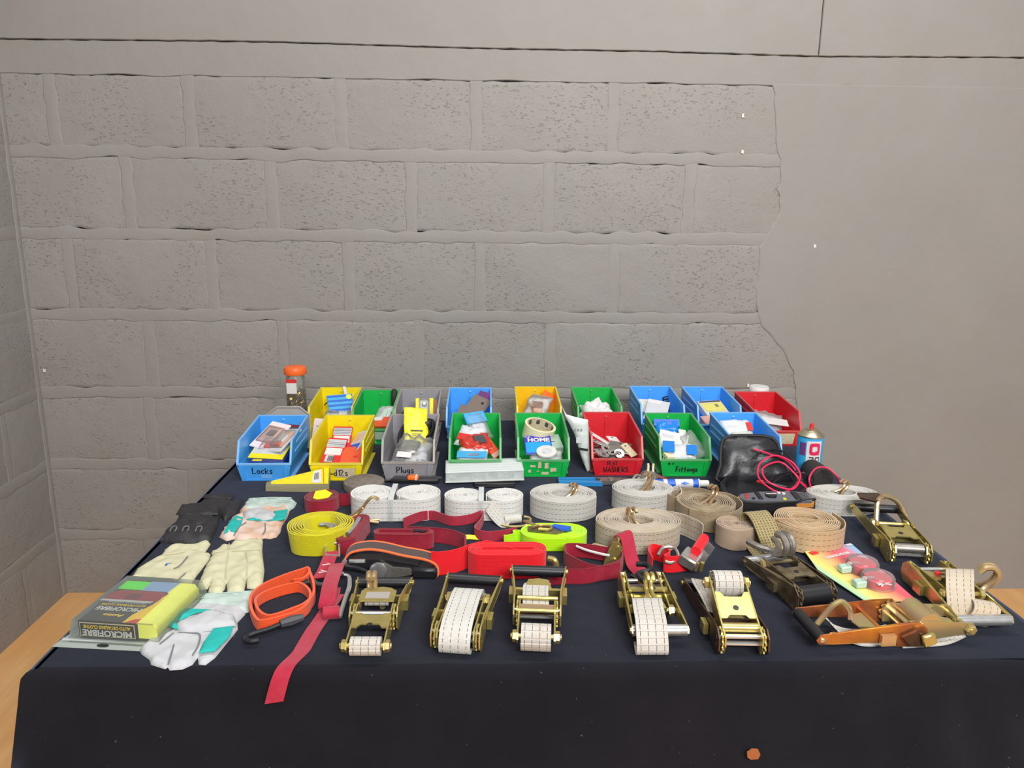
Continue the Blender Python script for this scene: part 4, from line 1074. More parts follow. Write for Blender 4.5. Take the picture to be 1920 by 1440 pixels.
def lead(label, pts, material, r=.0024, cat='lead', name='test_lead', ends=None):
    P = smooth_line([(p[0], p[1], TZ + h + r) for p, h in pts], 7)
    c = Vector((pts[0][0][0], pts[0][0][1], TZ))
    t = thing(name, label, cat, tuple(c))
    MB().tube([p - c for p in P], r, 8).build('cable', material, t)
    if ends:
        for i, mm, rr, ln in ends:
            a = P[i] - c; q = (P[1] - P[0] if i == 0 else P[-2] - P[-1]).normalized()
            MB().tube([a - q * ln, a, a + q * .004], [rr * .5, rr, rr], 8).build('probe', mm, t)
    return t
M['lead_red'] = mat('crimson_cable', S(216, 40, 84), .4); M['lead_black'] = mat('black_cable', S(24, 24, 28), .4)
lead('crimson test lead coiled in front of the open pouch lid', [((0.6696,1.8446), .10), ((0.7056,1.8365), .09), ((0.7683,1.8586), .06), ((0.7804,1.8202), .035), ((0.7435,1.7526), .032), ((0.6915,1.7117), .034), ((0.6607,1.7596), .05), ((0.6773,1.8125), .07), ((0.7189,1.8346), .085), ((0.7648,1.8374), .07), ((0.7755,1.7979), .05), ((0.7465,1.7422), .04), ((0.7204,1.7276), .036), ((0.6750,1.7410), .05), ((0.6785,1.7919), .066), ((0.7344,1.8290), .07), ((0.7621,1.7979), .05), ((0.7705,1.7817), .035), ((0.7941,1.7689), .012), ((0.7945,1.7363), .004)], 'lead_red', .0022)
lead('crimson test lead arching over the rubber mallet', [((0.7763,1.7953), .03), ((0.8012,1.8058), .012), ((0.8023,1.7644), .004), ((0.7900,1.7480), .02), ((0.7679,1.7265), .062), ((0.8116,1.7920), .066), ((0.8427,1.8017), .064), ((0.8602,1.7862), .05), ((0.8898,1.8132), .012)], 'lead_red', .0022)
lead('black test lead looped in front of the open pouch lid', [((0.6697,1.8243), .08), ((0.6934,1.8415), .094), ((0.7416,1.8609), .092), ((0.7754,1.8543), .07), ((0.7829,1.8359), .045), ((0.7383,1.8058), .05), ((0.7060,1.7897), .046), ((0.6831,1.7531), .036), ((0.7378,1.8030), .044), ((0.7736,1.8092), .046), ((0.7863,1.8068), .03), ((0.7726,1.7820), .014)], 'lead_black', .0022)
lead('black test probe with crimson collar lying across the meter', [((0.6712,1.7716), .036), ((0.6949,1.7567), .036), ((0.7215,1.7401), .034)], 'lead_black', .0038, 'probe', 'test_probe', [(0, 'red_print', .006, .012)])
lead('thin steel test probe tip lying behind the far white strap coil', [((0.8058,1.8575), .01), ((0.8188,1.8279), .008), ((0.8379,1.8045), .004)], 'steel', .0014, 'probe', 'test_probe', [(0, 'black_plastic', .004, .02)])

# ------------------------------------------------------------------ straps
DK = S(30, 30, 34)
M['web_white'] = webbing('white_webbing', S(192, 190, 184), DK, 4, lw=.02, dash=.009, dirt=S(176, 164, 144), dirt_amt=.35)
M['web_white_clean'] = webbing('clean_white_webbing', S(212, 211, 206), DK, 4, lw=.018, dash=.009)
M['web_grid'] = webbing('white_grid_webbing', S(186, 182, 175), DK, 4, lw=.02, cross=.011, duty=.8, dirt=S(188, 158, 128), dirt_amt=.35)
M['web_beige'] = webbing('beige_webbing', S(184, 172, 154), DK, 4, lw=.02, dash=.009, dirt=S(172, 146, 112), dirt_amt=.6)
M['web_brown'] = webbing('brown_webbing', S(160, 142, 114), S(110, 94, 70), 3, duty=1.0, lw=.01, dirt=S(120, 98, 72), dirt_amt=.6)
M['web_small_brown'] = webbing('pale_brown_webbing', S(172, 150, 128), None, dirt=S(140, 116, 92), dirt_amt=.5)
M['web_tan'] = webbing('tan_webbing', S(190, 164, 128), DK, 4, dirt=S(178, 136, 90), dirt_amt=.6, lw=.02)
M['web_olive'] = webbing('olive_webbing', S(152, 136, 96), S(64, 58, 40), 7, dash=.006, duty=.6, lw=.05, cross=.006, rib=.003)
M['web_red'] = webbing('bright_red_webbing', S(222, 22, 34), None, rib=.003)
M['web_crimson'] = webbing('crimson_webbing', S(146, 18, 42), None, dirt=S(178, 60, 78), dirt_amt=.3, edge=(S(130, 14, 36), .44))
M['web_pinkred'] = webbing('faded_crimson_webbing', S(162, 28, 52), None, dirt=S(178, 66, 84), dirt_amt=.4)
M['web_yellow'] = webbing('yellow_webbing', S(206, 196, 18), None, rib=.0026, dirt=S(180, 172, 20), dirt_amt=.5)
M['web_neon'] = webbing('neon_webbing', S(180, 236, 4), None)
M['web_orange'] = webbing('orange_bungee', S(232, 84, 36), S(196, 56, 20), 5, duty=1.0, lw=.03)
M['web_dark'] = webbing('grey_orange_webbing', S(76, 62, 60), None, edge=(S(236, 110, 56), .36))
M['zinc'] = mat('yellow_zinc_plate', S(208, 190, 118), .26, .78, vscale=26, c2=S(186, 172, 108))
M['zinc_wire'] = mat('zinc_plated_wire', S(206, 190, 140), .24, .78, vscale=40, c2=S(190, 150, 120))
M['zinc_pink'] = mat('iridescent_zinc_plate', S(206, 172, 140), .28, .78, vscale=30, c2=S(196, 186, 124))
M['zinc_worn'] = mat('worn_zinc_plate', S(150, 138, 112), .36, .78, vscale=36, c2=S(104, 86, 64))
M['zinc_orange'] = mat('rusty_orange_plate', S(212, 146, 60), .40, .8, vscale=18, c2=S(186, 108, 72))
M['zinc_brown'] = mat('brown_plate', S(110, 84, 72), .38, .78, vscale=30, c2=S(84, 66, 52))

def spiral(r0, r1, turns, sx=1.0, sy=1.0, n=40, a0=0.0, wob=.0, seed=0, ccw=1):
    out = []
    k = int(turns * n)
    for i in range(k + 1):
        a = a0 + ccw * 2 * PI * i / n
        r = r0 + (r1 - r0) * i / k + wob * noise.noise((math.cos(a) * 1.5, math.sin(a) * 1.5, seed + i / n * .25))
        out.append((r * math.cos(a) * sx, r * math.sin(a) * sy))
    return out

def stadium(L, r0, r1, turns, n=18, a0=0):
    """spiral about a bar of half length L"""
    out = []; tot = int(turns * 2 * n)
    for i in range(tot + 1):
        r = r0 + (r1 - r0) * i / tot
        h = (i // n) % 2; a = PI * (i % n) / n
        if h == 0: out.append((L + r * math.cos(a - PI / 2), r * math.sin(a - PI / 2)))
        else: out.append((-L + r * math.cos(a + PI / 2), r * math.sin(a + PI / 2)))
    return out

def edge_strap(parent, pts, w, material, thick=.0022, z0=.0, name='webbing', wav=.0012, seed=0, lean=0.0, zf=None):
    """strap standing on its edge along xy points"""
    path = []
    for i, p in enumerate(pts):
        z = z0 + w / 2 + .0004 + (wav * noise.noise((i * .11, seed, 0)) + wav)
        if zf: z += zf(p[0], p[1])
        d = Vector(p); 
        path.append(((p[0], p[1], z), (lean * d.x / max(.01, d.length), lean * d.y / max(.01, d.length), 1)))
    return MB().ribbon(path, w, thick).build(name, material, parent, smooth=50)

def flat_strap(parent, pts, w, material, thick=.0022, name='webbing', n=6, wd=None):
    """strap lying flat along 3d points; its width lies across the run"""
    P = smooth_line(pts, n); path = []
    for i, p in enumerate(P):
        d = P[min(i + 1, len(P) - 1)] - P[max(i - 1, 0)]
        c = Vector(wd) if wd else Vector((-d.y, d.x, 0))
        if c.length < 1e-6: c = Vector((1, 0, 0))
        path.append((tuple(p), tuple(c)))
    return MB().ribbon(path, w, thick).build(name, material, parent, smooth=50)

def wire_hook(parent, m, size=.05, gap=.012, r=.0032, material='zinc_wire', name='hook'):
    """double wire claw hook: two side by side wires bent over at the tip"""
    s = size
    left = [(-gap * 1.6, 0, 0), (-gap, s * .25, 0), (-gap * .45, s * .55, 0), (-gap * .45, s * .85, s * .05), (-gap * .45, s * 1.02, s * .22), (-gap * .45, s * .95, s * .42), (-gap * .45, s * .72, s * .46)]
    for sg in (-1, 1):
        MB().tube(smooth_line([(sg * x, y, z) for x, y, z in left], 5), r, 8, m=m).build(name, material, parent)

def coil_center(front, r): return (front[0], front[1] + r)

def coil(name, label, centre, r0, r1, w, material, sx=1.0, sy=1.0, rotz=0.0, pitch=.0032, a0=0.0, wob=.002, seed=0, tail=None, lean=0, tilt=(0, 0), zf=None, thick=.0020, z0=0.0, cat='strap', ccw=1):
    t = thing(name, label, cat, on_table(centre, z0), (tilt[0], tilt[1], rotz))
    pts = spiral(r0, r1, (r1 - r0) / pitch, sx, sy, 44, a0, wob, seed, ccw)
    if tail: pts = pts + [tuple(p) for p in smooth_line([pts[-1]] + list(tail), 6)][1:]
    edge_strap(t, pts, w, material, thick, 0, seed=seed, lean=lean, zf=zf)
    return t

# white coils
t = coil('strap_coil', 'white strap coil with small hook inside, between the double coil and blue pliers', coil_center((0.1755,1.6165), .064), .028, .078, .046, 'web_white', seed=1, a0=2.1, sx=1.0, sy=.80)
wire_hook(t, TR(.008, -.012, .030) @ RZ(-.7) @ RX(.55), .044, .010, .0032)
t = coil('strap_coil', 'white strap coil with brass hook standing beside the brown coil', coil_center((0.3686,1.6554), .061), .026, .073, .046, 'web_white', seed=2, a0=.5, sy=.84, tail=[(.080, .010), (.086, -.02), (.078, -.045)])
wire_hook(t, TR(-.012, -.030, .034) @ RZ(-.65) @ RX(.42), .060, .010, .0036)
t = coil('strap_coil', 'white strap coil at the far corner beside the black pouch', coil_center((0.8397,1.6468), .054), .030, .083, .040, 'web_white', seed=3, a0=1.0, sx=1.0, sy=.64)
wire_hook(t, TR(-.015, .005, .030) @ RZ(-1.2) @ RX(.5), .042, .011, .0034, 'zinc_pink')
t = coil('strap_coil', 'large beige strap coil with a loose tail in the middle of the table', coil_center((0.3172,1.4495), .070), .030, .088, .048, 'web_beige', seed=4, a0=.35, sx=1.02, sy=.78,
         tail=[(.098, .036), (.118, .010), (.130, -.012), (.132, -.030)])
wire_hook(t, TR(-.008, -.028, .034) @ RZ(.35) @ RX(.75), .046, .013, .0036)
t = coil('strap_coil', 'dirty brown strap coil loosely wound beside the pouch', coil_center((0.4944,1.5593), .073), .022, .068, .046, 'web_brown', seed=5, a0=2.4, wob=.006, sx=1.0, sy=.98, pitch=.0040,
         tail=[(-.070, .030), (-.060, .060), (-.030, .080), (.005, .078), (.030, .060), (.060, .050), (.078, .015), (.074, -.030), (.040, -.068), (.0, -.074), (-.05, -.05)])
wire_hook(t, TR(-.018, -.030, .040) @ RZ(-.85) @ RX(.35), .060, .011, .0036)
coil('strap_coil', 'small pale brown strap coil in front of the loose brown coil', coil_center((0.5228,1.4679), .041), .006, .041, .044, 'web_small_brown', seed=6, a0=1.4)
t = coil('strap_coil', 'tan strap coil with an open middle beside the olive loop', coil_center((0.6761,1.4417), .074), .024, .066, .048, 'web_tan', seed=7, a0=2.9, wob=.004, pitch=.0040, zf=lambda x, y: .004,
         tail=[(-.072, .0), (-.066, -.030), (-.035, -.064), (.010, -.074), (.055, -.055), (.076, -.012), (.070, .030)])
# white double coils bundled with clear bands
def double_coil(label, centre, rr, half, w, material, tail=None, rotz=0.0, seed=0):
    t = thing('double_strap_coil', label, 'strap', on_table(centre), rotz)
    turns = (rr - .006) / .0034
    L = [(x - half, y) for x, y in spiral(.006, rr, turns, 1, 1, 40, PI / 2, .001, seed)]
    R = [(x + half, y) for x, y in spiral(.006, rr, turns, 1, 1, 40, PI / 2, .001, seed + 3)]
    edge_strap(t, L, w, material, .0026, name='webbing_roll', seed=seed)
    edge_strap(t, R, w, material, .0026, name='webbing_roll', seed=seed + 1)
    o = rr + .0018
    wrap = [(-half - o * math.cos(a), -o * math.sin(a)) for a in [PI * .45 - PI * .9 * k / 16 - PI / 2 + PI * .45 for k in range(0)]]
    outer = []
    for k in range(17): a = PI / 2 + PI * k / 16; outer.append((-half + o * math.cos(a), o * math.sin(a)))
    outer.append((0, -o * .97))
    for k in range(17): a = -PI / 2 + PI * k / 16; outer.append((half + o * math.cos(a), o * math.sin(a)))
    edge_strap(t, outer, w, material, .0026, name='outer_webbing', seed=seed + 2)
    bb = o * .99
    MB().ribbon([((-.006, y, z), (1, 0, 0)) for y, z in ((-bb - .002, .0012), (-bb - .003, w / 2), (-bb - .002, w + .003), (0, w + .0045), (bb + .002, w + .003), (bb + .002, .0012))], .012, .0007).build('clear_band', 'clear', t, smooth=0)
    return t
t = double_coil('white double strap coil with a large J hook at its end', coil_center((-0.2087,1.6245), .051), .048, .051, .050, 'web_white_clean', seed=11)
# J hook in front of its left lobe
h0 = Vector((-.049, -.052, 0))
for s_, pts in ((0, [(.018, -.006, .008), (-.012, -.014, .010), (-.040, -.010, .014), (-.030, -.006, .022), (-.018, -.006, .036), (-.004, -.006, .056), (.006, -.004, .062), (.018, -.002, .056)]),
                (1, [(.018, -.016, .006), (-.010, -.020, .012), (-.030, -.014, .016), (-.046, -.010, .018), (-.034, -.010, .024), (-.018, -.010, .038)])):
    MB().tube(smooth_line([h0 + Vector(p) for p in pts], 5), .0034, 8).build('hook', 'zinc_wire', t)
t = double_coil('white double strap coil with a short tail and hook', coil_center((-0.0073,1.6265), .044), .041, .046, .046, 'web_white_clean', seed=17)
tp = [Vector((.012, -.047, .040)), Vector((.028, -.058, .022)), Vector((.044, -.070, .012)), Vector((.058, -.072, .010))]
flat_strap(t, tp, .030, 'web_white', wd=(.5, .5, .7))
MB().tube([(.045, -.066, .013), (.082, -.056, .013)], .010, 14).build('sewn_loop', 'web_white', t)
MB().tube(smooth_line([(.040, -.076, .006), (.060, -.082, .004), (.092, -.076, .004), (.104, -.058, .012), (.090, -.050, .014)], 5), .0032, 8).build('hook', 'zinc_pink', t)

# olive loop standing beside the tan coil
o_ = (0.5777,1.4375)
t = thing('olive_strap_loop', 'olive woven strap loop standing up beside the tan coil', 'strap', on_table(o_), .12)
P = smooth_line([(-.012, .004, .003), (-.010, .050, .010), (-.008, .082, .030), (-.006, .092, .054), (-.002, .078, .068), (.002, .052, .060), (.006, .020, .032), (.008, .000, .012)], 6)
MB().ribbon([((p.x, p.y, p.z), (1, .10, 0)) for p in P], .050, .003).build('webbing', 'web_olive', t, smooth=50)

# red roll with yellow packet
t = coil('crimson_strap_roll', 'small crimson strap roll with a yellow tag inside, behind the yellow coil', coil_center((-0.3855,1.6652), .040), .020, .040, .030, 'web_crimson', seed=21, a0=.3, tail=[(.052, .012), (.066, .032)])
MB().plate([(-.018, -.008, .022), (.018, -.004, .026), (.024, .010, .032), (.006, .024, .036), (-.016, .018, .034)], (0, -.002, .003)).build('yellow_tag', 'yellow_print', t, smooth=0)
# yellow coil
t = coil('yellow_strap_coil', 'yellow strap coil with shiny hook inside, leaning slightly', coil_center((-0.3444,1.4426), .066), .034, .066, .046, 'web_yellow', seed=22, a0=1.2, wob=.006, pitch=.0048, sx=1.0, sy=.96, lean=.10)
for dx in (0, .010):
    MB().tube(smooth_line([(-.012 + dx, -.020, .018), (.012 + dx, -.010, .030), (.020 + dx, .006, .034), (.010 + dx, .022, .034), (-.008 + dx, .024, .034)], 5), .0042, 8).build('hook', 'steel', t)
# crimson oval coil with buckle
o_ = (-0.2772,1.5099)
t = thing('crimson_oval_coil', 'narrow crimson strap coil with steel buckle, tilted beside the yellow coil', 'strap', on_table(o_), -.22)
edge_strap(t, [(p[1], p[0]) for p in stadium(.036, .006, .021, 5, 14)], .032, 'web_crimson', z0=0, seed=23, zf=lambda x, y: .010 * (y + .05) / .1)
MB().tube([(0, -.032, .036), (.002, 0, .040), (0, .032, .044)], .005, 8).build('buckle', 'steel', t)
# crimson long coil
o_ = (-0.1712,1.4936)
t = thing('crimson_long_coil', 'long flat crimson strap coil with a curved tail', 'strap', on_table(o_), -.03)
st = stadium(.046, .006, .016, 4, 14)
tl = [tuple(p) for p in smooth_line([st[-1], (.0, .020), (.070, .018), (.105, .005), (.128, -.018), (.126, -.030)], 6)][1:]
edge_strap(t, st + tl, .034, 'web_crimson', seed=24)
MB().tube([(.020, .002, .037), (.044, -.002, .037)], .004, 8, flat=.6).build('buckle', 'black_plastic', t)
# thin red ribbon running behind it
o_ = (-0.0612,1.5627)
t = thing('red_ribbon_strap', 'thin red strap snaking behind the bright red coil', 'strap', on_table(o_))
pts = [(-0.1821,1.5862), (-0.1466,1.6212), (-0.1213,1.6331), (-0.0801,1.5972), (-0.0345,1.6087), (-0.0097,1.6265), (-0.0129,1.5852), (-0.0262,1.5403), (-0.0090,1.5186), (0.0248,1.5184), (0.0626,1.5343)]
edge_strap(t, [tuple(p) for p in smooth_line(rel(pts, o_), 7)], .022, 'web_pinkred', seed=25, wav=.003)
MB().ribbon([((p[0], p[1], .004 + .001 * i), (0, .6, .5)) for i, p in enumerate(rel([(-0.0646,1.5324), (-0.0374,1.5323), (-0.0090,1.5240), (0.0057,1.5212)], o_))], .010, .002).build('yellow_strip', 'yellow_print', t, smooth=0)
# neon coil with buckle
o_ = coil_center((0.1411,1.4658), .045)
t = thing('neon_strap_coil', 'neon yellow strap coil with gold and blue buckle on top', 'strap', on_table(o_))
st = [(x * 1.0, y * .92) for x, y in stadium(.026, .012, .044, 11, 18)]
tl = [tuple(p) for p in smooth_line([st[-1], (-.076, .004), (-.085, -.012), (-.098, -.022), (-.106, -.022)], 5)][1:]
edge_strap(t, st + tl, .027, 'web_neon', seed=26)
b = MB(); b.plate([(-.055, -.008, .029), (.002, -.022, .029), (.018, -.012, .029), (.014, .004, .029), (-.030, .020, .029), (-.056, .012, .029)], (0, 0, .004)).build('buckle_plate', 'zinc_worn', t, smooth=0)
MB().tube(smooth_line([(-.046, .002, .036), (-.030, .012, .036), (-.008, .006, .036), (-.010, -.010, .036), (-.034, -.010, .036)], 4), .003, 6).build('buckle_bar', 'zinc', t)
MB().plate([(-.006, .010, .030), (.002, .018, .030), (.036, .006, .030), (.034, -.006, .030), (.012, -.008, .030)], (0, 0, .006)).build('blue_lever', 'blue_print', t, smooth=0)
for dx in (0, .006): MB().tube([(-.040 + dx, .020, .030), (-.060 + dx, .058, .026)], .003, 8).build('hook_wire', 'zinc_pink', t)
# bright red coil with tail
o_ = (0.0398,1.3502)
t = thing('red_strap_coil', 'bright red flat strap coil with a wide tail, in front of the neon coil', 'strap', on_table((o_[0], o_[1] + .030)))
st = stadium(.046, .004, .030, 9, 16)
L0 = st[-1]
tl = [(-.03, .0305), (-.050, .0305), (-.072, .020), (-.100, -.004), (-.130, -.014), (-.146, -.012)]
st2 = st + [tuple(p) for p in smooth_line([st[-1]] + tl, 5)][1:]
edge_strap(t, st2, .048, 'web_red', seed=27, thick=.0019)
MB().tube(smooth_line([(.078, -.004, .030), (.090, -.008, .028), (.094, -.010, .016), (.090, -.014, .006)], 4), .006, 8).build('hook_end', 'zinc', t)
# crimson loop
o_ = (0.1981,1.3316)
t = thing('crimson_strap_loop', 'crimson strap loop fallen open between the red coil and cam buckle', 'strap', on_table(o_))
pts = [(0.1164,1.3156), (0.1428,1.3216), (0.1770,1.3234), (0.2189,1.3356), (0.2535,1.3613), (0.2650,1.3927), (0.2511,1.4114), (0.2105,1.4260), (0.1687,1.4360), (0.1549,1.4265), (0.1559,1.3937), (0.1805,1.3532), (0.2138,1.3357), (0.2514,1.3482)]
edge_strap(t, [tuple(p) for p in smooth_line(rel(pts, o_), 7)], .030, 'web_crimson', seed=28, wav=.004)
MB().tube(smooth_line([(p[0], p[1], .030) for p in rel([(0.1789,1.4311), (0.1980,1.4119), (0.2272,1.3930), (0.2391,1.3884)], o_)], 5), .0026, 6).build('wire', 'white_plastic', t)

# small gold ratchet with faded red strap
o_ = (0.2519,1.4161)
t = thing('small_ratchet_buckle', 'small gold ratchet buckle with a red strap threaded up through it', 'ratchet', on_table(o_), -.2)
b = MB(); b.plate([(-.060, .012, .018), (-.030, .000, .012), (.0, -.004, .016), (.004, .012, .022), (-.040, .026, .026)], (0, 0, .003)).build('lever_plate', 'zinc_worn', t, smooth=0)
for s_ in (-1, 1): MB().plate([(-.020, s_ * .012, 0), (.020, s_ * .012, 0), (.026, s_ * .012, .020), (.012, s_ * .012, .050), (-.002, s_ * .012, .052), (-.012, s_ * .012, .030)], (0, s_ * .0022, 0)).build('side_plate', 'zinc_pink' if s_ > 0 else 'zinc', t, smooth=0)
MB().tube([(.002, -.018, .012), (.002, .018, .012)], .006, 10).build('drum', 'zinc', t)
MB().tube([(.008, -.016, .040), (.008, .016, .040)], .004, 10).build('bolt', 'zinc', t)
t2 = t
P = [(.010, .010, .060), (.022, .002, .062), (.030, -.012, .040), (.038, -.028, .018), (.052, -.046, .010), (.060, -.062, .016), (.048, -.068, .014)]
flat_strap(t, P, .026, 'web_pinkred', wd=(.8, .3, .35))
MB().tube(smooth_line([(.036, -.070, .012), (.052, -.078, .010), (.070, -.070, .012), (.060, -.056, .010)], 4), .004, 8).build('black_ring', 'black_plastic', t)

# red cam buckle strap
o_ = (0.3838,1.3780)
t = thing('cam_buckle_strap', 'steel cam buckle with red handle on a bright red strap', 'strap', on_table(o_))
edge = rel([(0.3183,1.3651), (0.3174,1.4015), (0.3307,1.4250), (0.3480,1.4153), (0.3576,1.3919), (0.3431,1.3738), (0.3607,1.3692), (0.3921,1.3779), (0.4179,1.3960)], o_)
edge_strap(t, [tuple(p) for p in smooth_line(edge, 6)], .034, 'web_red', seed=29, wav=.003)
MB().tube(smooth_line([(-.050, .010, .030), (-.036, .024, .040), (-.016, .022, .040), (-.012, .002, .030), (-.028, -.010, .024), (-.040, -.008, .026)], 5), .0036, 8).build('hook', 'dull_steel', t)
m_ = TR(.010, -.002, .022) @ RZ(-.55) @ RY(.35)
MB().box(-.020, .016, -.022, .022, -.006, .016, m=m_, bev=.003).build('buckle_body', 'dull_steel', t)
MB().box(-.018, .014, -.018, .018, .016, .0175, m=m_).build('buckle_plate', 'steel', t, smooth=0)
m2 = TR(.034, .014, .034) @ RZ(-.55)
for s_ in (-1, 1): MB().plate([(-.020, s_ * .020, -.014), (.014, s_ * .020, -.012), (.022, s_ * .020, .006), (.010, s_ * .020, .016), (-.014, s_ * .020, .008)], (0, .002, 0), m=m2).build('side_plate', 'steel', t, smooth=0)
MB().tube([(-.002, -.026, .012), (-.002, .030, .018)], .010, 14, m=m2).build('red_handle', 'web_red', t)
for dx in (0, .010): MB().tube([(.016 + dx, -.022, .014), (.018 + dx, -.026, .032)], .004, 10).build('rivet', 'zinc', t)

# black and orange ratchet lying on its side
o_ = (-0.1790,1.3741)
t = thing('black_orange_ratchet', 'black ratchet buckle wrapped in dark webbing with orange edges', 'ratchet', on_table(o_), -.06)
P = [(-.092, .006, .034), (-.080, .010, .046), (-.050, .012, .052), (-.020, .012, .050), (.020, .010, .042), (.060, .008, .036), (.082, .004, .028), (.088, .0, .012), (.080, -.002, .003)]
MB().ribbon([((p.x, p.y, p.z), (0, 1, .25)) for p in smooth_line(P, 6)], .028, .0028).build('webbing', 'web_dark', t, smooth=50)
MB().plate([(-.085, -.014, .022), (-.070, -.014, .034), (-.020, -.014, .036), (.050, -.014, .026), (.050, -.014, .018), (-.060, -.014, .018)], (0, .026, 0)).build('frame', 'black_plastic', t, smooth=0)
MB().tube([(-.080, -.016, .032), (-.050, -.018, .034)], .004, 8).build('pin', 'steel', t)
MB().plate([(-.040, -.018, .018), (-.030, -.018, .030), (-.014, -.018, .030), (.0, -.018, .022), (.034, -.018, .020), (.046, -.018, .010), (.02, -.018, .004), (-.010, -.018, .000), (-.034, -.018, .002)], (0, .006, 0)).build('ratchet_arm', 'dull_steel', t, smooth=0)
MB().lathe([(.016, 0), (.016, .004), (.012, .005), (.004, .005)], 20, m=TR(-.026, -.018, .016) @ RX(PI / 2)).build('ratchet_wheel', 'steel', t)
MB().box(.038, .086, -.022, .010, .001, .022, bev=.004).build('grip', 'black_plastic', t)
MB().tube(smooth_line([(-.050, -.010, .010), (-.075, -.016, .020), (-.098, -.016, .020), (-.112, -.020, .010), (-.108, -.022, .004)], 5), .005, 8).build('hook', 'black_plastic', t)
MB().lathe([(.005, 0), (.005, .004)], 12, m=TR(-.090, -.014, .030) @ RX(PI / 2)).build('rivet', 'steel', t)

# ------------------------------------------------------------------ ratchet buckles
def tooth_wheel(r, n, th):
    pts = []
    for k in range(n):
        a = 2 * PI * k / n
        for da, q in ((0, 1.0), (.32, 1.0), (.5, .86), (.86, .80)):
            pts.append((q * r * math.cos(a + da * 2 * PI / n), 0, q * r * math.sin(a + da * 2 * PI / n)))
    return pts

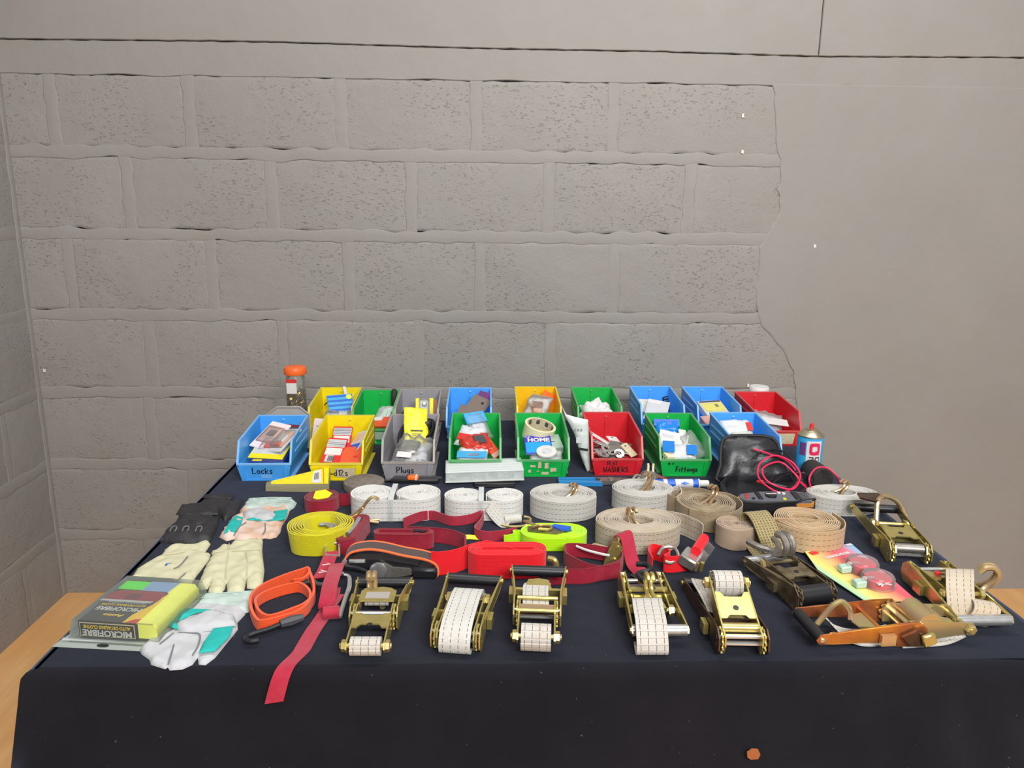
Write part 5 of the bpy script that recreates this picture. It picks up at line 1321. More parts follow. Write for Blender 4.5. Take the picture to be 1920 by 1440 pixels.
def ratchet(label, drum, grip, zd=.024, fp=0.0, hp=0.0, open_=False, metal='zinc', arm=None, gripm='black_plastic', lf=.110, plate=1, roll=None, roll_r=.017, gears=True, lh=None, splay=.010, pawl=True, drum_web=None, p0=.030):
    """over-centre ratchet: x runs from the drum to the grip; the frame runs the same way, or the opposite way when open_"""
    dv = Vector(grip) - Vector(drum); L = lh or dv.length
    t = thing('ratchet_buckle', label, 'ratchet', on_table(drum), math.atan2(dv.y, dv.x), 'heavy ratchet buckles')
    arm = arm or metal
    FM = TR(0, 0, zd) @ (RZ(PI) if open_ else Matrix.Identity(4)) @ RY(-fp)
    HM = TR(0, 0, zd) @ RY(-hp)
    # frame
    for s in (-1, 1):
        MB().plate([(-.016, s * .028, -.014), (.02, s * .028, -.017), (lf - .02, s * .028, -.011), (lf + .006, s * .028, -.009), (lf + .012, s * .028, 0), (lf + .006, s * .028, .009), (lf - .02, s * .028, .012), (.03, s * .028, .016), (-.010, s * .028, .019), (-.018, s * .028, .006)], (0, s * .0026, 0), m=FM).build('side_plate', metal, t, smooth=0)
    if plate:
        z = .012 * plate
        pl = [(p0, -.028, z), (p0, -.018, z), (p0 + .006, -.013, z), (p0 + .006, .013, z), (p0, .018, z), (p0, .028, z), (lf - .030, .028, z), (lf - .030, .020, z), (lf - .040, .014, z), (lf - .040, -.014, z), (lf - .030, -.020, z), (lf - .030, -.028, z)]
        MB().plate(pl, (0, 0, .0026), m=FM).build('cover_plate', metal, t, smooth=0)
        MB().lathe([(.0048, 0), (.0048, .0004)], 14, m=FM @ TR(.050, 0, z + (.0027 if plate > 0 else -.0006))).build('plate_hole', 'black_print', t)
    MB().tube([(lf, -.040, 0), (lf, .040, 0)], .0045, 10, m=FM).build('bolt', metal, t)
    for s in (-1, 1):
        MB().lathe([(.0095, 0), (.0095, .006), (.007, .0075)], 6, m=FM @ TR(lf, s * .031, 0) @ RX(-s * PI / 2)).build('nut', 'zinc_pink' if s > 0 else metal, t, smooth=0)
    # drum, wheels
    for dz in (-.006, .006):
        MB().tube([(0, -.040, dz), (0, .040, dz)], .0050, 10, m=TR(0, 0, zd), flat=.7).build('drum_half', 'steel' if metal == 'zinc' else metal, t)
    if gears:
        for s in (-1, 1):
            MB().plate([(x, s * .0318, z) for x, y, z in tooth_wheel(.021, 11, .002)], (0, s * .0028, 0), m=TR(0, 0, zd)).build('ratchet_wheel', metal, t, smooth=0)
    # handle
    yo = .0375
    for s in (-1, 1):
        y0, y1 = s * yo, s * (yo + splay)
        pr = [(-.019, -.010), (-.008, -.021), (.03, -.020), (.07, -.010), (L - .02, -.008), (L + .004, -.006), (L + .010, 0), (L + .004, .009), (L - .03, .012), (.08, .016), (.03, .021), (-.004, .021), (-.018, .010)]
        MB().plate([(x, y0 + (y1 - y0) * max(0, min(1, (x - .05) / (L - .06))), z) for x, z in pr], (0, s * .0024, 0), m=HM).build('handle_plate', arm, t, smooth=0)
    g = yo + splay
    grip_o = MB().tube([(L, -g - .001, 0), (L, g + .001, 0)], .0095, 16, m=HM).build('grip', gripm, t)
    for s in (-1, 1):
        MB().lathe([(.005, 0), (.005, .002), (.003, .0035)], 10, m=HM @ TR(L, s * (g + .0022), 0) @ RX(-s * PI / 2)).build('rivet', metal, grip_o)
    if pawl:
        MB().box(.052, .058, -.040, .040, -.004, .008, m=HM).build('pawl_bar', arm, t, smooth=0)
        MB().plate([(.058, -.024, .004), (.084, -.018, .004), (.088, 0, .004), (.084, .018, .004), (.058, .024, .004)], (0, 0, .0024), m=HM).build('pawl_plate', metal, t, smooth=0)
        for s in (-1, 1): MB().box(.040, .064, s * .046 - .004, s * .046 + .004, -.012, .006, m=HM).build('pawl_ear', metal, t, smooth=0)
    if roll:
        path = [(lf + r * math.cos(a), 0, r * math.sin(a)) for a, r in [(k * PI / 9, .008 + (roll_r - .008) * k / 54) for k in range(55)]]
        MB().ribbon([(tuple(FM @ V(*p)), tuple(FM.to_3x3() @ V(0, 1, 0))) for p in path], .047, .0024).build('webbing_roll', roll, t, smooth=50)
    if drum_web:
        path = [(r * math.cos(a), 0, zd + r * math.sin(a)) for a, r in [(k * PI / 9, .009 + .008 * k / 40) for k in range(41)]]
        MB().ribbon([(p, (0, 1, 0)) for p in path], .047, .0024).build('drum_webbing', drum_web, t, smooth=50)
    return t

def webpath(t, pts, material='web_grid', w=.047, n=6, wd=(0, 1, 0), thick=.0024):
    P = smooth_line(pts, n)
    wv = [Vector(wd)] * len(P) if not isinstance(wd, list) else [Vector(wd[0]).lerp(Vector(wd[1]), i / (len(P) - 1)) for i in range(len(P))]
    return MB().ribbon([(tuple(p), tuple(a)) for p, a in zip(P, wv)], w, thick).build('webbing', material, t, smooth=50)

def claw(t, m, material='zinc_wire', r=.0042, s=1.0):
    """large double J hook made of one bent bar"""
    for sg in (-1, 1):
        pts = [(-.020, sg * .026, 0), (.004, sg * .020, .002), (.024, sg * .007, .004), (.044, sg * .006, .008), (.060, sg * .006, .020), (.060, sg * .006, .036), (.046, sg * .006, .044), (.030, sg * .006, .040)]
        MB().tube(smooth_line([V(*p) * s for p in pts], 5), r, 8, m=m).build('hook', material, t)

# 1 gold, opened straight, hook at its back
Q = ratchet('gold ratchet with double hook at its back and a bolt roll in front', (-0.1857,1.1733), (-0.1838,1.2885), open_=True, fp=.0, hp=.02, plate=1, roll='web_grid', roll_r=.014, lf=.088, lh=.115, p0=.014)
claw(Q, TR(.046, .014, .024) @ RZ(.1) @ RY(-.05), 'zinc_pink', .0050, .8)
webpath(Q, [(.020, .0, .034), (.050, .004, .040), (.075, .010, .034), (.085, .012, .026)], 'web_grid', .040)
MB().plate([(.018, -.030, .041), (.018, .030, .041), (.052, .030, .041), (.058, .022, .041), (.058, -.022, .041), (.052, -.030, .041)], (0, 0, .003)).build('slotted_plate', 'zinc', Q, smooth=0)
MB().box(.024, .046, -.020, .020, .0441, .0446).build('webbing_window', 'web_grid', Q, smooth=0)
# 2 webbing pulled over the whole top
Q = ratchet('gold ratchet with white webbing stretched over its whole top', (-0.0470,1.1128), (-0.0219,1.2829), plate=0, lf=.105, hp=.06, fp=.08)
webpath(Q, [(.128, 0, .012), (.122, 0, .040), (.095, 0, .050), (.050, 0, .050), (.010, 0, .047), (-.014, 0, .038), (-.024, 0, .022), (-.020, 0, .006), (.0, 0, .002)], 'web_white', .050)
# 3 opened straight, two bars and a roll in front
Q = ratchet('gold ratchet opened straight with a fat webbing roll at its front', (0.0844,1.1736), (0.0938,1.2827), zd=.028, open_=True, hp=.16, plate=0, roll='web_grid', roll_r=.022, lf=.072, lh=.118, splay=.010)
webpath(Q, [(.0, .002, .038), (.035, .004, .042), (.065, .004, .044), (.090, .0, .036)], 'web_grid', .044)
for x in (.020, -.022): MB().tube([(x, -.034, .045), (x, .034, .045)], .0038, 10).build('cross_bar', 'zinc', Q)
MB().box(-.012, .006, -.030, .030, .036, .042, bev=.001).build('drum_bar', 'zinc_pink', Q)
# 4 grip towards the front with webbing hanging over it
Q = ratchet('gold ratchet with steel grip in front and webbing folded over it', (0.2801,1.2799), (0.2789,1.1214), plate=0, gripm='steel', splay=.006, lf=.095, hp=.0, zd=.026)
webpath(Q, [(.070, -.004, .030), (.100, -.010, .050), (.130, -.014, .052), (.165, -.016, .046), (.190, -.018, .030), (.198, -.018, .012), (.188, -.018, .003), (.160, -.016, .006)], 'web_grid', .050)
claw(Q, TR(.095, .0, .038) @ RZ(PI) @ RY(-.2), 'zinc', .004, .75)
MB().tube(smooth_line([(-.030, -.004, .050), (-.018, .014, .054), (.006, .014, .056), (.016, -.004, .056), (.026, -.012, .056), (.046, .0, .050), (.058, .010, .044)], 5), .0050, 8).build('black_s_hook', 'black_plastic', Q)
MB().box(.050, .060, -.034, .034, .042, .046).build('cross_plate', 'zinc', Q, smooth=0)
for y in (-.006, .008): MB().lathe([(.006, 0), (.006, .010)], 12, m=TR(.024, y, .040)).build('rivet', 'zinc_pink', Q)
# 5 frame lifted, roll at the back
Q = ratchet('gold ratchet with a smooth cover plate and webbing roll raised at its back', (0.4025,1.0915), (0.4112,1.3060), zd=.026, fp=.42, hp=-.06, plate=1, roll='web_grid', roll_r=.024, lf=.112, arm='zinc_brown', splay=.008)
webpath(Q, [(.085, .010, .020), (.110, .020, .040), (.140, .026, .048), (.170, .020, .040), (.185, .012, .028)], 'web_grid', .044, wd=[(.2, 1, .2), (.3, 1, 0)])
MB().tube([(.012, -.030, .040), (.012, .030, .040)], .008, 14).build('drum_bar', 'zinc', Q)
# 6 dark worn one
Q = ratchet('dark worn ratchet with black drum and a double bar hook folded on top', (0.5772,1.2412), (0.5458,1.3772), zd=.024, fp=.12, hp=.02, plate=1, metal='zinc_worn', arm='zinc_worn', gripm='steel', lf=.105)
MB().tube([(-.004, -.028, .026), (-.004, .028, .026)], .017, 18).build('drum_roll', 'black_plastic', Q)
claw(Q, TR(.150, -.004, .050) @ RZ(PI) @ RY(.10), 'dull_steel', .0064, 1.1)
# 7 upper one by the edge of the table
Q = ratchet('gold ratchet with black grip by the far table edge, big hook behind it', (0.8416,1.4081), (0.8754,1.6173), zd=.026, fp=.10, hp=.04, plate=1, lf=.115)
MB().tube(smooth_line([(.135, .018, .020), (.150, .016, .050), (.160, .012, .072), (.180, -.010, .076), (.190, -.040, .060), (.178, -.054, .034), (.150, -.050, .022), (.130, -.030, .020)], 6), .0058, 8).build('hook', 'zinc_wire', Q)
MB().plate([(.150, .020, .070), (.170, -.006, .074), (.205, .0, .070), (.215, .040, .064), (.180, .044, .066)], (0, 0, .004)).build('hook_tongue', 'zinc_brown', Q, smooth=0)
MB().tube([(-.002, -.026, .034), (-.002, .026, .034)], .010, 14).build('drum_roll', 'dull_steel', Q)
# 8 right edge, webbing looping over steel grip
Q = ratchet('gold ratchet at the table corner with beige webbing looped over its steel grip', (0.8291,1.3164), (0.8308,1.1511), zd=.028, fp=.10, hp=-.03, plate=1, gripm='steel', splay=.008, lf=.105)
webpath(Q, [(.060, .020, .052), (.066, .016, .066), (.092, .000, .066), (.118, -.012, .044), (.138, -.016, .016), (.148, -.010, .005), (.154, .002, .014), (.148, .018, .030), (.130, .026, .036), (.108, .026, .030)], 'web_beige', .046, wd=[(.25, 1, .1), (.0, 1, -.2)])
claw(Q, TR(.080, .040, .030) @ RZ(1.2) @ RY(-.6), 'zinc_pink', .0055, .8)
MB().lathe([(.006, 0), (.006, .004)], 12, m=TR(.052, -.014, .050)).build('red_button', 'red_print', Q)
# 9 orange one lying along the front
Q = ratchet('rusty orange ratchet lying lengthwise along the front of the table', (0.6881,1.1426), (0.5292,1.1313), zd=.026, open_=True, fp=.0, hp=.0, plate=1, metal='zinc_pink', arm='zinc_orange', lf=.098, lh=.160, splay=.004)
webpath(Q, [(.010, 0, .006), (.050, .004, .003), (.085, .006, .006), (.110, .000, .014), (.120, -.004, .026)], 'web_white', .050)
webpath(Q, [(-.098, .0, .010), (-.060, .010, .004), (-.020, .012, .003), (.020, .014, .004)], 'web_white', .052)
MB().tube(smooth_line([(.085, -.010, .030), (.088, -.010, .046), (.100, -.012, .060), (.114, -.012, .056), (.130, -.012, .036), (.142, -.010, .022)], 5), .0048, 8).build('hook', 'zinc_pink', Q)
MB().lathe([(.008, 0), (.008, .012), (.005, .014)], 8, m=TR(.128, .022, .010)).build('bolt_head', 'zinc', Q, smooth=0)
MB().plate([(-.018, .044, -.014), (.014, .044, -.012), (.030, .044, .004), (.006, .044, .014), (-.022, .044, .004)], (0, .006, 0), m=TR(0, 0, .024)).build('pawl_lever', 'zinc_brown', Q, smooth=0)
MB().box(-.030, -.008, .050, .058, .010, .030, m=RY(.3), bev=.002).build('pawl_catch', 'zinc', Q)
MB().lathe([(.022, -.028), (.022, .028)], 20, m=TR(-.030, 0, .032) @ RX(PI / 2)).build('drum_cover', 'zinc_pink', Q)

# ------------------------------------------------------------------ gloves
M['canvas'] = mat('cream_canvas', S(196, 193, 160), .9, var=.06, vscale=40, bump=.35, bscale=500, bdist=.001)
M['hide'] = mat('pale_suede', S(182, 183, 186), .9, var=.08, vscale=40, bump=.35, bscale=400, bdist=.001)
M['hide_worn'] = mat('worn_suede', S(208, 192, 182), .9, c2=S(196, 158, 132), vscale=22, bump=.35, bscale=400, bdist=.001)
M['teal_hide'] = mat('teal_suede', S(26, 168, 160), .85, var=.1, vscale=40, bump=.3, bscale=400, bdist=.001)
M['cuff'] = mat('pale_green_cuff', S(176, 192, 184), .9, var=.12, vscale=40, bump=.4, bscale=300, bdist=.001)
M['black_leather'] = mat('black_leather', S(40, 39, 42), .6, var=.25, vscale=30, bump=.4, bscale=140, bdist=.002)
M['seam'] = mat('grey_stitching', S(112, 112, 116), .8)
def glove(name, label, o, parts):
    t = thing(name, label, 'glove', on_table(o))
    for i, (nm, mm, outline, th, base, soft) in enumerate(parts):
        puff(rel(outline, o), th, .006, base, seed=len(name) + i * 3.3 + o[0] * 9, soft=soft, wrinkle=.0020, nscale=52).build(nm, mm, t, smooth=70)
    return t
def seam(t, o, pts, z, r=.0012, material='seam'):
    P = [(p[0] - o[0], p[1] - o[1], z) for p in pts]
    MB().tube(smooth_line(P, 4), r, 5).build('seam', material, t)

o_ = (-0.4805,1.1776)
G = glove('work_glove', 'teal and pale suede work glove at the front beside the boxed cloths', o_, [
 ('palm', 'hide', [(-0.5329,1.2619), (-0.4221,1.2525), (-0.4156,1.2243), (-0.4207,1.1973), (-0.4131,1.1749), (-0.4164,1.1463), (-0.4225,1.0926), (-0.4302,1.0737), (-0.4410,1.0745), (-0.4495,1.0930), (-0.4506,1.0740), (-0.4611,1.0624), (-0.4795,1.0602), (-0.4855,1.0683), (-0.4877,1.0634), (-0.5137,1.0755), (-0.5218,1.0888), (-0.5400,1.1039), (-0.5476,1.1139), (-0.5447,1.1584), (-0.5371,1.1911), (-0.5366,1.2296)], .0085, 0, .012),
 ('cuff', 'cuff', [(-0.5350,1.2819), (-0.4747,1.2899), (-0.4165,1.2972), (-0.4140,1.2742), (-0.4118,1.2289), (-0.4255,1.2251), (-0.4803,1.2458), (-0.5323,1.2505)], .009, .001, .010),
 ('teal_patch', 'teal_hide', [(-0.5298,1.2284), (-0.4720,1.2219), (-0.4967,1.2085), (-0.5159,1.1822), (-0.4984,1.1565), (-0.5306,1.1714), (-0.5310,1.2012)], .0014, .0108, .005),
 ('teal_patch', 'teal_hide', [(-0.4473,1.1613), (-0.4174,1.1682), (-0.4133,1.1379), (-0.4227,1.0943), (-0.4458,1.0888), (-0.4489,1.1178)], .0014, .0108, .005),
 ('thumb', 'hide', [(-0.5133,1.1716), (-0.5107,1.1845), (-0.4854,1.2051), (-0.4613,1.2205), (-0.4254,1.2006), (-0.4151,1.1741), (-0.4326,1.1633), (-0.4673,1.1547), (-0.4880,1.1496), (-0.5041,1.1577)], .010, .008, .012)])
seam(G, o_, [(-0.5072,1.1477), (-0.5129,1.1270), (-0.5162,1.1169)], .0112); seam(G, o_, [(-0.4995,1.1494), (-0.4800,1.1474), (-0.4638,1.1437), (-0.4545,1.1128), (-0.4528,1.0835)], .0112); seam(G, o_, [(-0.4929,1.1133), (-0.4804,1.0589)], .0112)
for k in range(3): seam(G, o_, [(p[0], p[1] - .006 * k) for p in [(-0.5287,1.2733), (-0.4815,1.2792), (-0.4198,1.2872)]], .0112, .0012, 'cuff')

o_ = (-0.4950,1.4178)
G = glove('canvas_glove', 'cream canvas glove lying palm down, its cuff toward the teal glove', o_, [
 ('hand', 'canvas', [(-0.5507,1.4906), (-0.5451,1.5056), (-0.5300,1.5009), (-0.5306,1.5148), (-0.5030,1.5203), (-0.5002,1.5336), (-0.4701,1.5248), (-0.4572,1.4741), (-0.4293,1.3894), (-0.4137,1.3223), (-0.4232,1.3122), (-0.4411,1.3178), (-0.4519,1.3506), (-0.4422,1.3045), (-0.4547,1.2982), (-0.4722,1.3030), (-0.4855,1.3396), (-0.4802,1.3138), (-0.4820,1.3013), (-0.4930,1.2961), (-0.5063,1.3015), (-0.5127,1.3287), (-0.5117,1.3159), (-0.5224,1.3124), (-0.5320,1.3187), (-0.5371,1.3439), (-0.5470,1.4066), (-0.5502,1.4529), (-0.5575,1.4660), (-0.5520,1.4749)], .0085, 0, .012)])
for ln in ([(-0.5277,1.4885), (-0.5138,1.4398), (-0.4987,1.3819), (-0.4832,1.3318)], [(-0.5436,1.4509), (-0.5169,1.4550), (-0.4844,1.4591), (-0.4554,1.4633)], [(-0.4837,1.4569), (-0.4643,1.4018), (-0.4484,1.3427)], [(-0.5131,1.3663), (-0.5084,1.3320), (-0.5089,1.3210)]): seam(G, o_, ln, .0112, .0010, 'canvas')
o_ = (-0.6198,1.4329)
G = glove('canvas_glove', 'cream canvas glove partly under the boxed cloths', o_, [
 ('hand', 'canvas', [(-0.6539,1.4918), (-0.6365,1.5047), (-0.6042,1.5011), (-0.5861,1.5239), (-0.5735,1.5100), (-0.5702,1.4653), (-0.5565,1.4609), (-0.5510,1.4369), (-0.5507,1.3668), (-0.5482,1.3249), (-0.5532,1.3128), (-0.5601,1.3227), (-0.5743,1.3319), (-0.5814,1.3229), (-0.5981,1.3276), (-0.6133,1.3232), (-0.6299,1.3325), (-0.6459,1.3303), (-0.6676,1.3457), (-0.6740,1.3946), (-0.6634,1.4274), (-0.6526,1.4509)], .0085, 0, .012)])
seam(G, o_, [(-0.5898,1.4314), (-0.5901,1.3907), (-0.5964,1.3785)], .0112, .0012, 'seam'); seam(G, o_, [(-0.5671,1.3589), (-0.5695,1.3425), (-0.5706,1.3287)], .0112, .0012, 'seam'); seam(G, o_, [(-0.6385,1.4397), (-0.6082,1.4501), (-0.5804,1.4688)], .0112, .0010, 'canvas')
seam(G, o_, [(-0.6188,1.3934), (-0.6181,1.3999), (-0.6167,1.3909), (-0.6148,1.3999), (-0.6097,1.3983)], .0112, .0008, 'blue_print')
o_ = (-0.5152,1.6473)
G = glove('work_glove', 'worn teal and suede glove with folded thumb near the yellow wedge', o_, [
 ('palm', 'hide_worn', [(-0.5699,1.6920), (-0.5662,1.7152), (-0.4582,1.7207), (-0.4506,1.6468), (-0.4506,1.6041), (-0.4451,1.5684), (-0.4466,1.5438), (-0.4582,1.5352), (-0.4721,1.5391), (-0.4763,1.5225), (-0.4908,1.5321), (-0.5023,1.5307), (-0.5109,1.5203), (-0.5253,1.5228), (-0.5334,1.5347), (-0.5457,1.5253), (-0.5674,1.5446), (-0.5687,1.5592), (-0.5732,1.6419), (-0.5618,1.6694)], .0085, 0, .012),
 ('cuff', 'cuff', [(-0.5641,1.7531), (-0.4697,1.7590), (-0.4497,1.7363), (-0.4483,1.7077), (-0.4571,1.6817), (-0.5118,1.6934), (-0.5627,1.6764), (-0.5672,1.7052), (-0.5666,1.7319)], .009, .001, .010),
 ('teal_patch', 'teal_hide', [(-0.5612,1.6380), (-0.5403,1.6244), (-0.5337,1.5826), (-0.5348,1.5477), (-0.5562,1.5405), (-0.5647,1.6034)], .0014, .0108, .005),
 ('teal_patch', 'teal_hide', [(-0.4841,1.6624), (-0.4550,1.6735), (-0.4454,1.6186), (-0.4572,1.6081), (-0.5087,1.6084), (-0.5309,1.6137), (-0.5216,1.6243), (-0.4875,1.6135), (-0.4731,1.6295)], .0014, .0108, .005),
 ('thumb', 'hide', [(-0.5526,1.6585), (-0.5287,1.6782), (-0.4906,1.6638), (-0.4709,1.6415), (-0.4731,1.6145), (-0.4915,1.6067), (-0.5219,1.6190), (-0.5412,1.6283)], .010, .008, .012)])
for k in range(4): seam(G, o_, [(p[0], p[1] - .009 * k) for p in [(-0.5623,1.7397), (-0.5156,1.7468), (-0.4641,1.7455)]], .0112, .0012, 'cuff')
seam(G, o_, [(-0.4845,1.5949), (-0.4732,1.5545), (-0.4727,1.5350)], .0112); seam(G, o_, [(-0.5269,1.6004), (-0.5338,1.5698), (-0.5314,1.5305)], .0112)
o_ = (-0.6198,1.5945)
G = glove('leather_glove', 'black leather glove with strap lying nearest the table edge', o_, [
 ('hand', 'black_leather', [(-0.6864,1.6106), (-0.6979,1.6784), (-0.6443,1.6895), (-0.6068,1.6724), (-0.5929,1.6206), (-0.5834,1.5742), (-0.5771,1.5255), (-0.5930,1.5153), (-0.6243,1.5108), (-0.6566,1.5143), (-0.6827,1.5215), (-0.6905,1.5699)], .016, 0, .02),
 ('cuff_strap', 'black_leather', [(-0.6923,1.6353), (-0.7008,1.6903), (-0.6489,1.7014), (-0.6110,1.6786), (-0.5995,1.6348), (-0.6241,1.6307), (-0.6686,1.6220)], .006, .014, .012),
 ('flap', 'black_leather', [(-0.6647,1.6115), (-0.6061,1.6086), (-0.6133,1.5882), (-0.6241,1.5732), (-0.6458,1.5884)], .004, .014, .008)])
for cx in (40, 155, 280): seam(G, o_, [(p[0] + (cx - 155) * .00022, p[1]) for p in [(-0.6405,1.5369), (-0.6447,1.5586), (-0.6386,1.5634), (-0.6329,1.5537), (-0.6306,1.5368)]], .0178, .0014)
o_ = (-0.6081,1.7176)
G = glove('leather_glove', 'black leather glove behind the other black one, cuff toward the bins', o_, [
 ('hand', 'black_leather', [(-0.6724,1.7322), (-0.6624,1.7539), (-0.5967,1.7500), (-0.5822,1.7592), (-0.5756,1.7211), (-0.5691,1.6722), (-0.5758,1.6501), (-0.5840,1.6269), (-0.5999,1.6529), (-0.6327,1.6809), (-0.6844,1.6823), (-0.6883,1.7040)], .013, 0, .02),
 ('cuff_band', 'black_leather', [(-0.6748,1.7438), (-0.6669,1.7656), (-0.6008,1.7617), (-0.6029,1.7333), (-0.6534,1.7395)], .004, .012, .01)])

# ------------------------------------------------------------------ boxed microfibre cloths
M['cloth_yellow'] = mat('yellow_microfibre', S(250, 248, 112), .95, var=.06, vscale=40, bump=.5, bscale=600, bdist=.001)
M['card_black'] = mat('black_card_print', S(40, 36, 34), .45)
M['print_yellow'] = mat('yellow_card_print', S(238, 196, 20), .5); M['print_green'] = mat('lime_print', S(86, 224, 44), .6); M['print_blue'] = mat('pale_blue_print', S(138, 164, 206), .6)
M['pack_clear'] = clear_plastic('clear_clamshell', (.95, .99, .94, 1), .95, .12)
o_ = (-0.6646,1.1490)
t = thing('microfibre_pack', 'clear clamshell of yellow microfibre detailing cloths with black printed card', 'package', on_table(o_), (0, 0, -.13))
PW, PD, PH = .138, .150, .034
pack = t
card_o = MB().box(.003, .105, .004, PD - .004, .004, PH - .002, bev=.002).build('card', 'card_black', t, smooth=0)
b = MB()
prof = [(.100, .006), (.132, .006), (.137, .012), (.137, .024), (.130, PH - .001), (.100, PH - .001)]
b.plate([(x, .006, z) for x, z in prof], (0, PD - .014, 0)).build('cloth', 'cloth_yellow', t, smooth=60)
top = PH - .0018
def flat(pts, mm, nm, dz=0): MB().plate([(x, y, top + dz) for x, y in pts], (0, 0, .0005)).build(nm, mm, card_o, smooth=0)
flat([(.006, .110), (.054, .110), (.054, .140), (.006, .140)], 'print_green', 'cloth_picture', .0002)
flat([(.050, .108), (.100, .108), (.104, .142), (.052, .142)], 'print_blue', 'cloth_picture', .0004)
M['car_red'] = mat('red_car_print', S(150, 34, 42), .35)
flat([(.004, .074), (.096, .074), (.104, .104), (.090, .107), (.016, .107), (.004, .096)], 'car_red', 'car_picture', .0003)
flat([(.0, .068), (.090, .068), (.094, .074), (.002, .074)], 'light_grey', 'bumper_picture', .0004)
flat([(.036, .078), (.062, .078), (.062, .096), (.036, .096)], 'maroon', 'grille_picture', .0006)
flat([(.080, .0045), (.105, .0045), (.105, .105), (.096, .062), (.082, .030)], 'print_yellow', 'yellow_print', .0004)
flat([(.084, .0045), (.104, .0045), (.104, .018), (.094, .016)], 'red_print', 'red_print', .0007)
TM = lambda x, y: TR(x, y, top + .0012) @ RZ(PI)
text('MICROFIBRE', .016, 'white_paper', card_o, TM(.050, .044), width=.078, bold=.0004)
text('AUTO DETAILING CLOTHS', .008, 'print_yellow', card_o, TM(.050, .057), width=.078, bold=.0002)
text('DETAILING CLOTHS', .006, 'light_grey', card_o, TM(.052, .065), width=.066)
text('Auto', .010, 'print_yellow', card_o, TM(.052, .024), width=.036, bold=.0004)
FMx = lambda x, z: TR(x, .0036, z) @ RX(PI / 2) @ RZ(PI)
MB().box(.007, .101, .0030, .0036, .006, .030).build('front_frame', 'tan_label', t, smooth=0)
MB().box(.0085, .0995, .0026, .0032, .0075, .0285).build('front_print', 'card_black', t, smooth=0)
FMx = lambda x, z: TR(x, .0022, z) @ RX(PI / 2) @ RZ(PI)
text('MICROFIBRE', .014, 'white_paper', card_o, FMx(.054, .0135), width=.084, bold=.0004)
text('AUTO DETAILING CLOTHS', .008, 'print_yellow', card_o, FMx(.054, .0235), width=.080, bold=.0002)
b = MB()
pen('2FF1', .011, t, TR(.1335, .048, .022) @ RZ(PI / 2) @ RX(-1.0) @ RY(PI) , material='black_print', r=.0007)
# clear shell and its flange
b = MB(); x0, x1, y0, y1 = -.002, PW + .004, -.001, PD + .002
b.add([(x0 - .006, y0 - .006, .001), (x1 + .006, y0 - .006, .001), (x1 + .006, y1 + .004, .001), (x0 - .006, y1 + .004, .001), (x0, y0, PH + .002), (x1 - .003, y0, PH + .002), (x1 - .003, y1, PH + .002), (x0, y1, PH + .002)],
      [[4, 5, 6, 7], [0, 1, 5, 4], [1, 2, 6, 5], [2, 3, 7, 6], [3, 0, 4, 7]])
b.build('clear_shell', 'pack_clear', t, smooth=0)
MB().plate([(-.024, -.024, .0), (.120, -.020, .0), (.160, -.004, 0), (.166, .140, 0), (.150, .160, 0), (-.008, .160, 0), (-.016, .05, 0)], (0, 0, .0008)).build('clear_flange', 'pack_clear', t, smooth=0)
MB().lathe([(.001, 0), (.010, 0), (.010, .0006)], 16, m=TR(.055, -.013, .001) @ Matrix.Diagonal((1, .4, 1, 1))).build('hang_hole', 'black_print', t)
MB().tube([(-.016, -.008, .005), (.140, -.004, .005)], .0022, 6).build('fold_ridge', 'clear_stiff', t)

# ------------------------------------------------------------------ orange bungee and crimson cam strap
o_ = (-0.3623,1.2501)
t = thing('bungee_strap', 'flat orange bungee strap coiled once with black hooks', 'bungee strap', on_table(o_))
pts = [(.5, 1)]
loop = rel([(-0.3537,1.3142), (-0.3384,1.3207), (-0.3318,1.3430), (-0.3392,1.3616), (-0.3468,1.3570), (-0.3765,1.3299), (-0.4049,1.2953), (-0.4133,1.2540), (-0.4018,1.2148), (-0.3808,1.1758), (-0.3660,1.1703), (-0.3414,1.1843), (-0.3189,1.2025), (-0.3083,1.2330), (-0.3144,1.2692), (-0.3324,1.2945), (-0.3500,1.2990), (-0.3757,1.2865), (-0.3946,1.2660), (-0.4018,1.2419), (-0.3879,1.2071), (-0.3691,1.1883), (-0.3509,1.1918), (-0.3285,1.2102), (-0.3134,1.2292), (-0.3065,1.2609), (-0.3156,1.3029), (-0.3308,1.3430)], o_)
edge_strap(t, [tuple(p) for p in smooth_line(loop, 5)], .019, 'web_orange', .0045, seed=31, wav=.0015)
hk = rel([(-0.3095,1.1950), (-0.3261,1.1842), (-0.3424,1.1735), (-0.3575,1.1596), (-0.3778,1.1460), (-0.3859,1.1359), (-0.3828,1.1258), (-0.3745,1.1224), (-0.3646,1.1256)], o_)
MB().tube(smooth_line([(p[0], p[1], .010) for p in hk[2:]], 5), .0046, 8).build('hook', 'black_plastic', t)
MB().tube([(p[0], p[1], .011) for p in hk[:3]], [.006, .009, .007], 8).build('hook_socket', 'dark_grey', t)
h2 = rel([(-0.3308,1.3385), (-0.3266,1.3339), (-0.3112,1.3116), (-0.2966,1.3114), (-0.2971,1.3247)], o_)
MB().tube(smooth_line([(p[0], p[1], .012) for p in h2], 5), .0042, 8).build('hook', 'dark_grey', t)
h3 = rel([(-0.3300,1.3206), (-0.3374,1.3162), (-0.3527,1.3186)], o_)
MB().tube([(p[0], p[1], .010) for p in h3], [.008, .006, .004], 8).build('hook_socket', 'black_plastic', t)

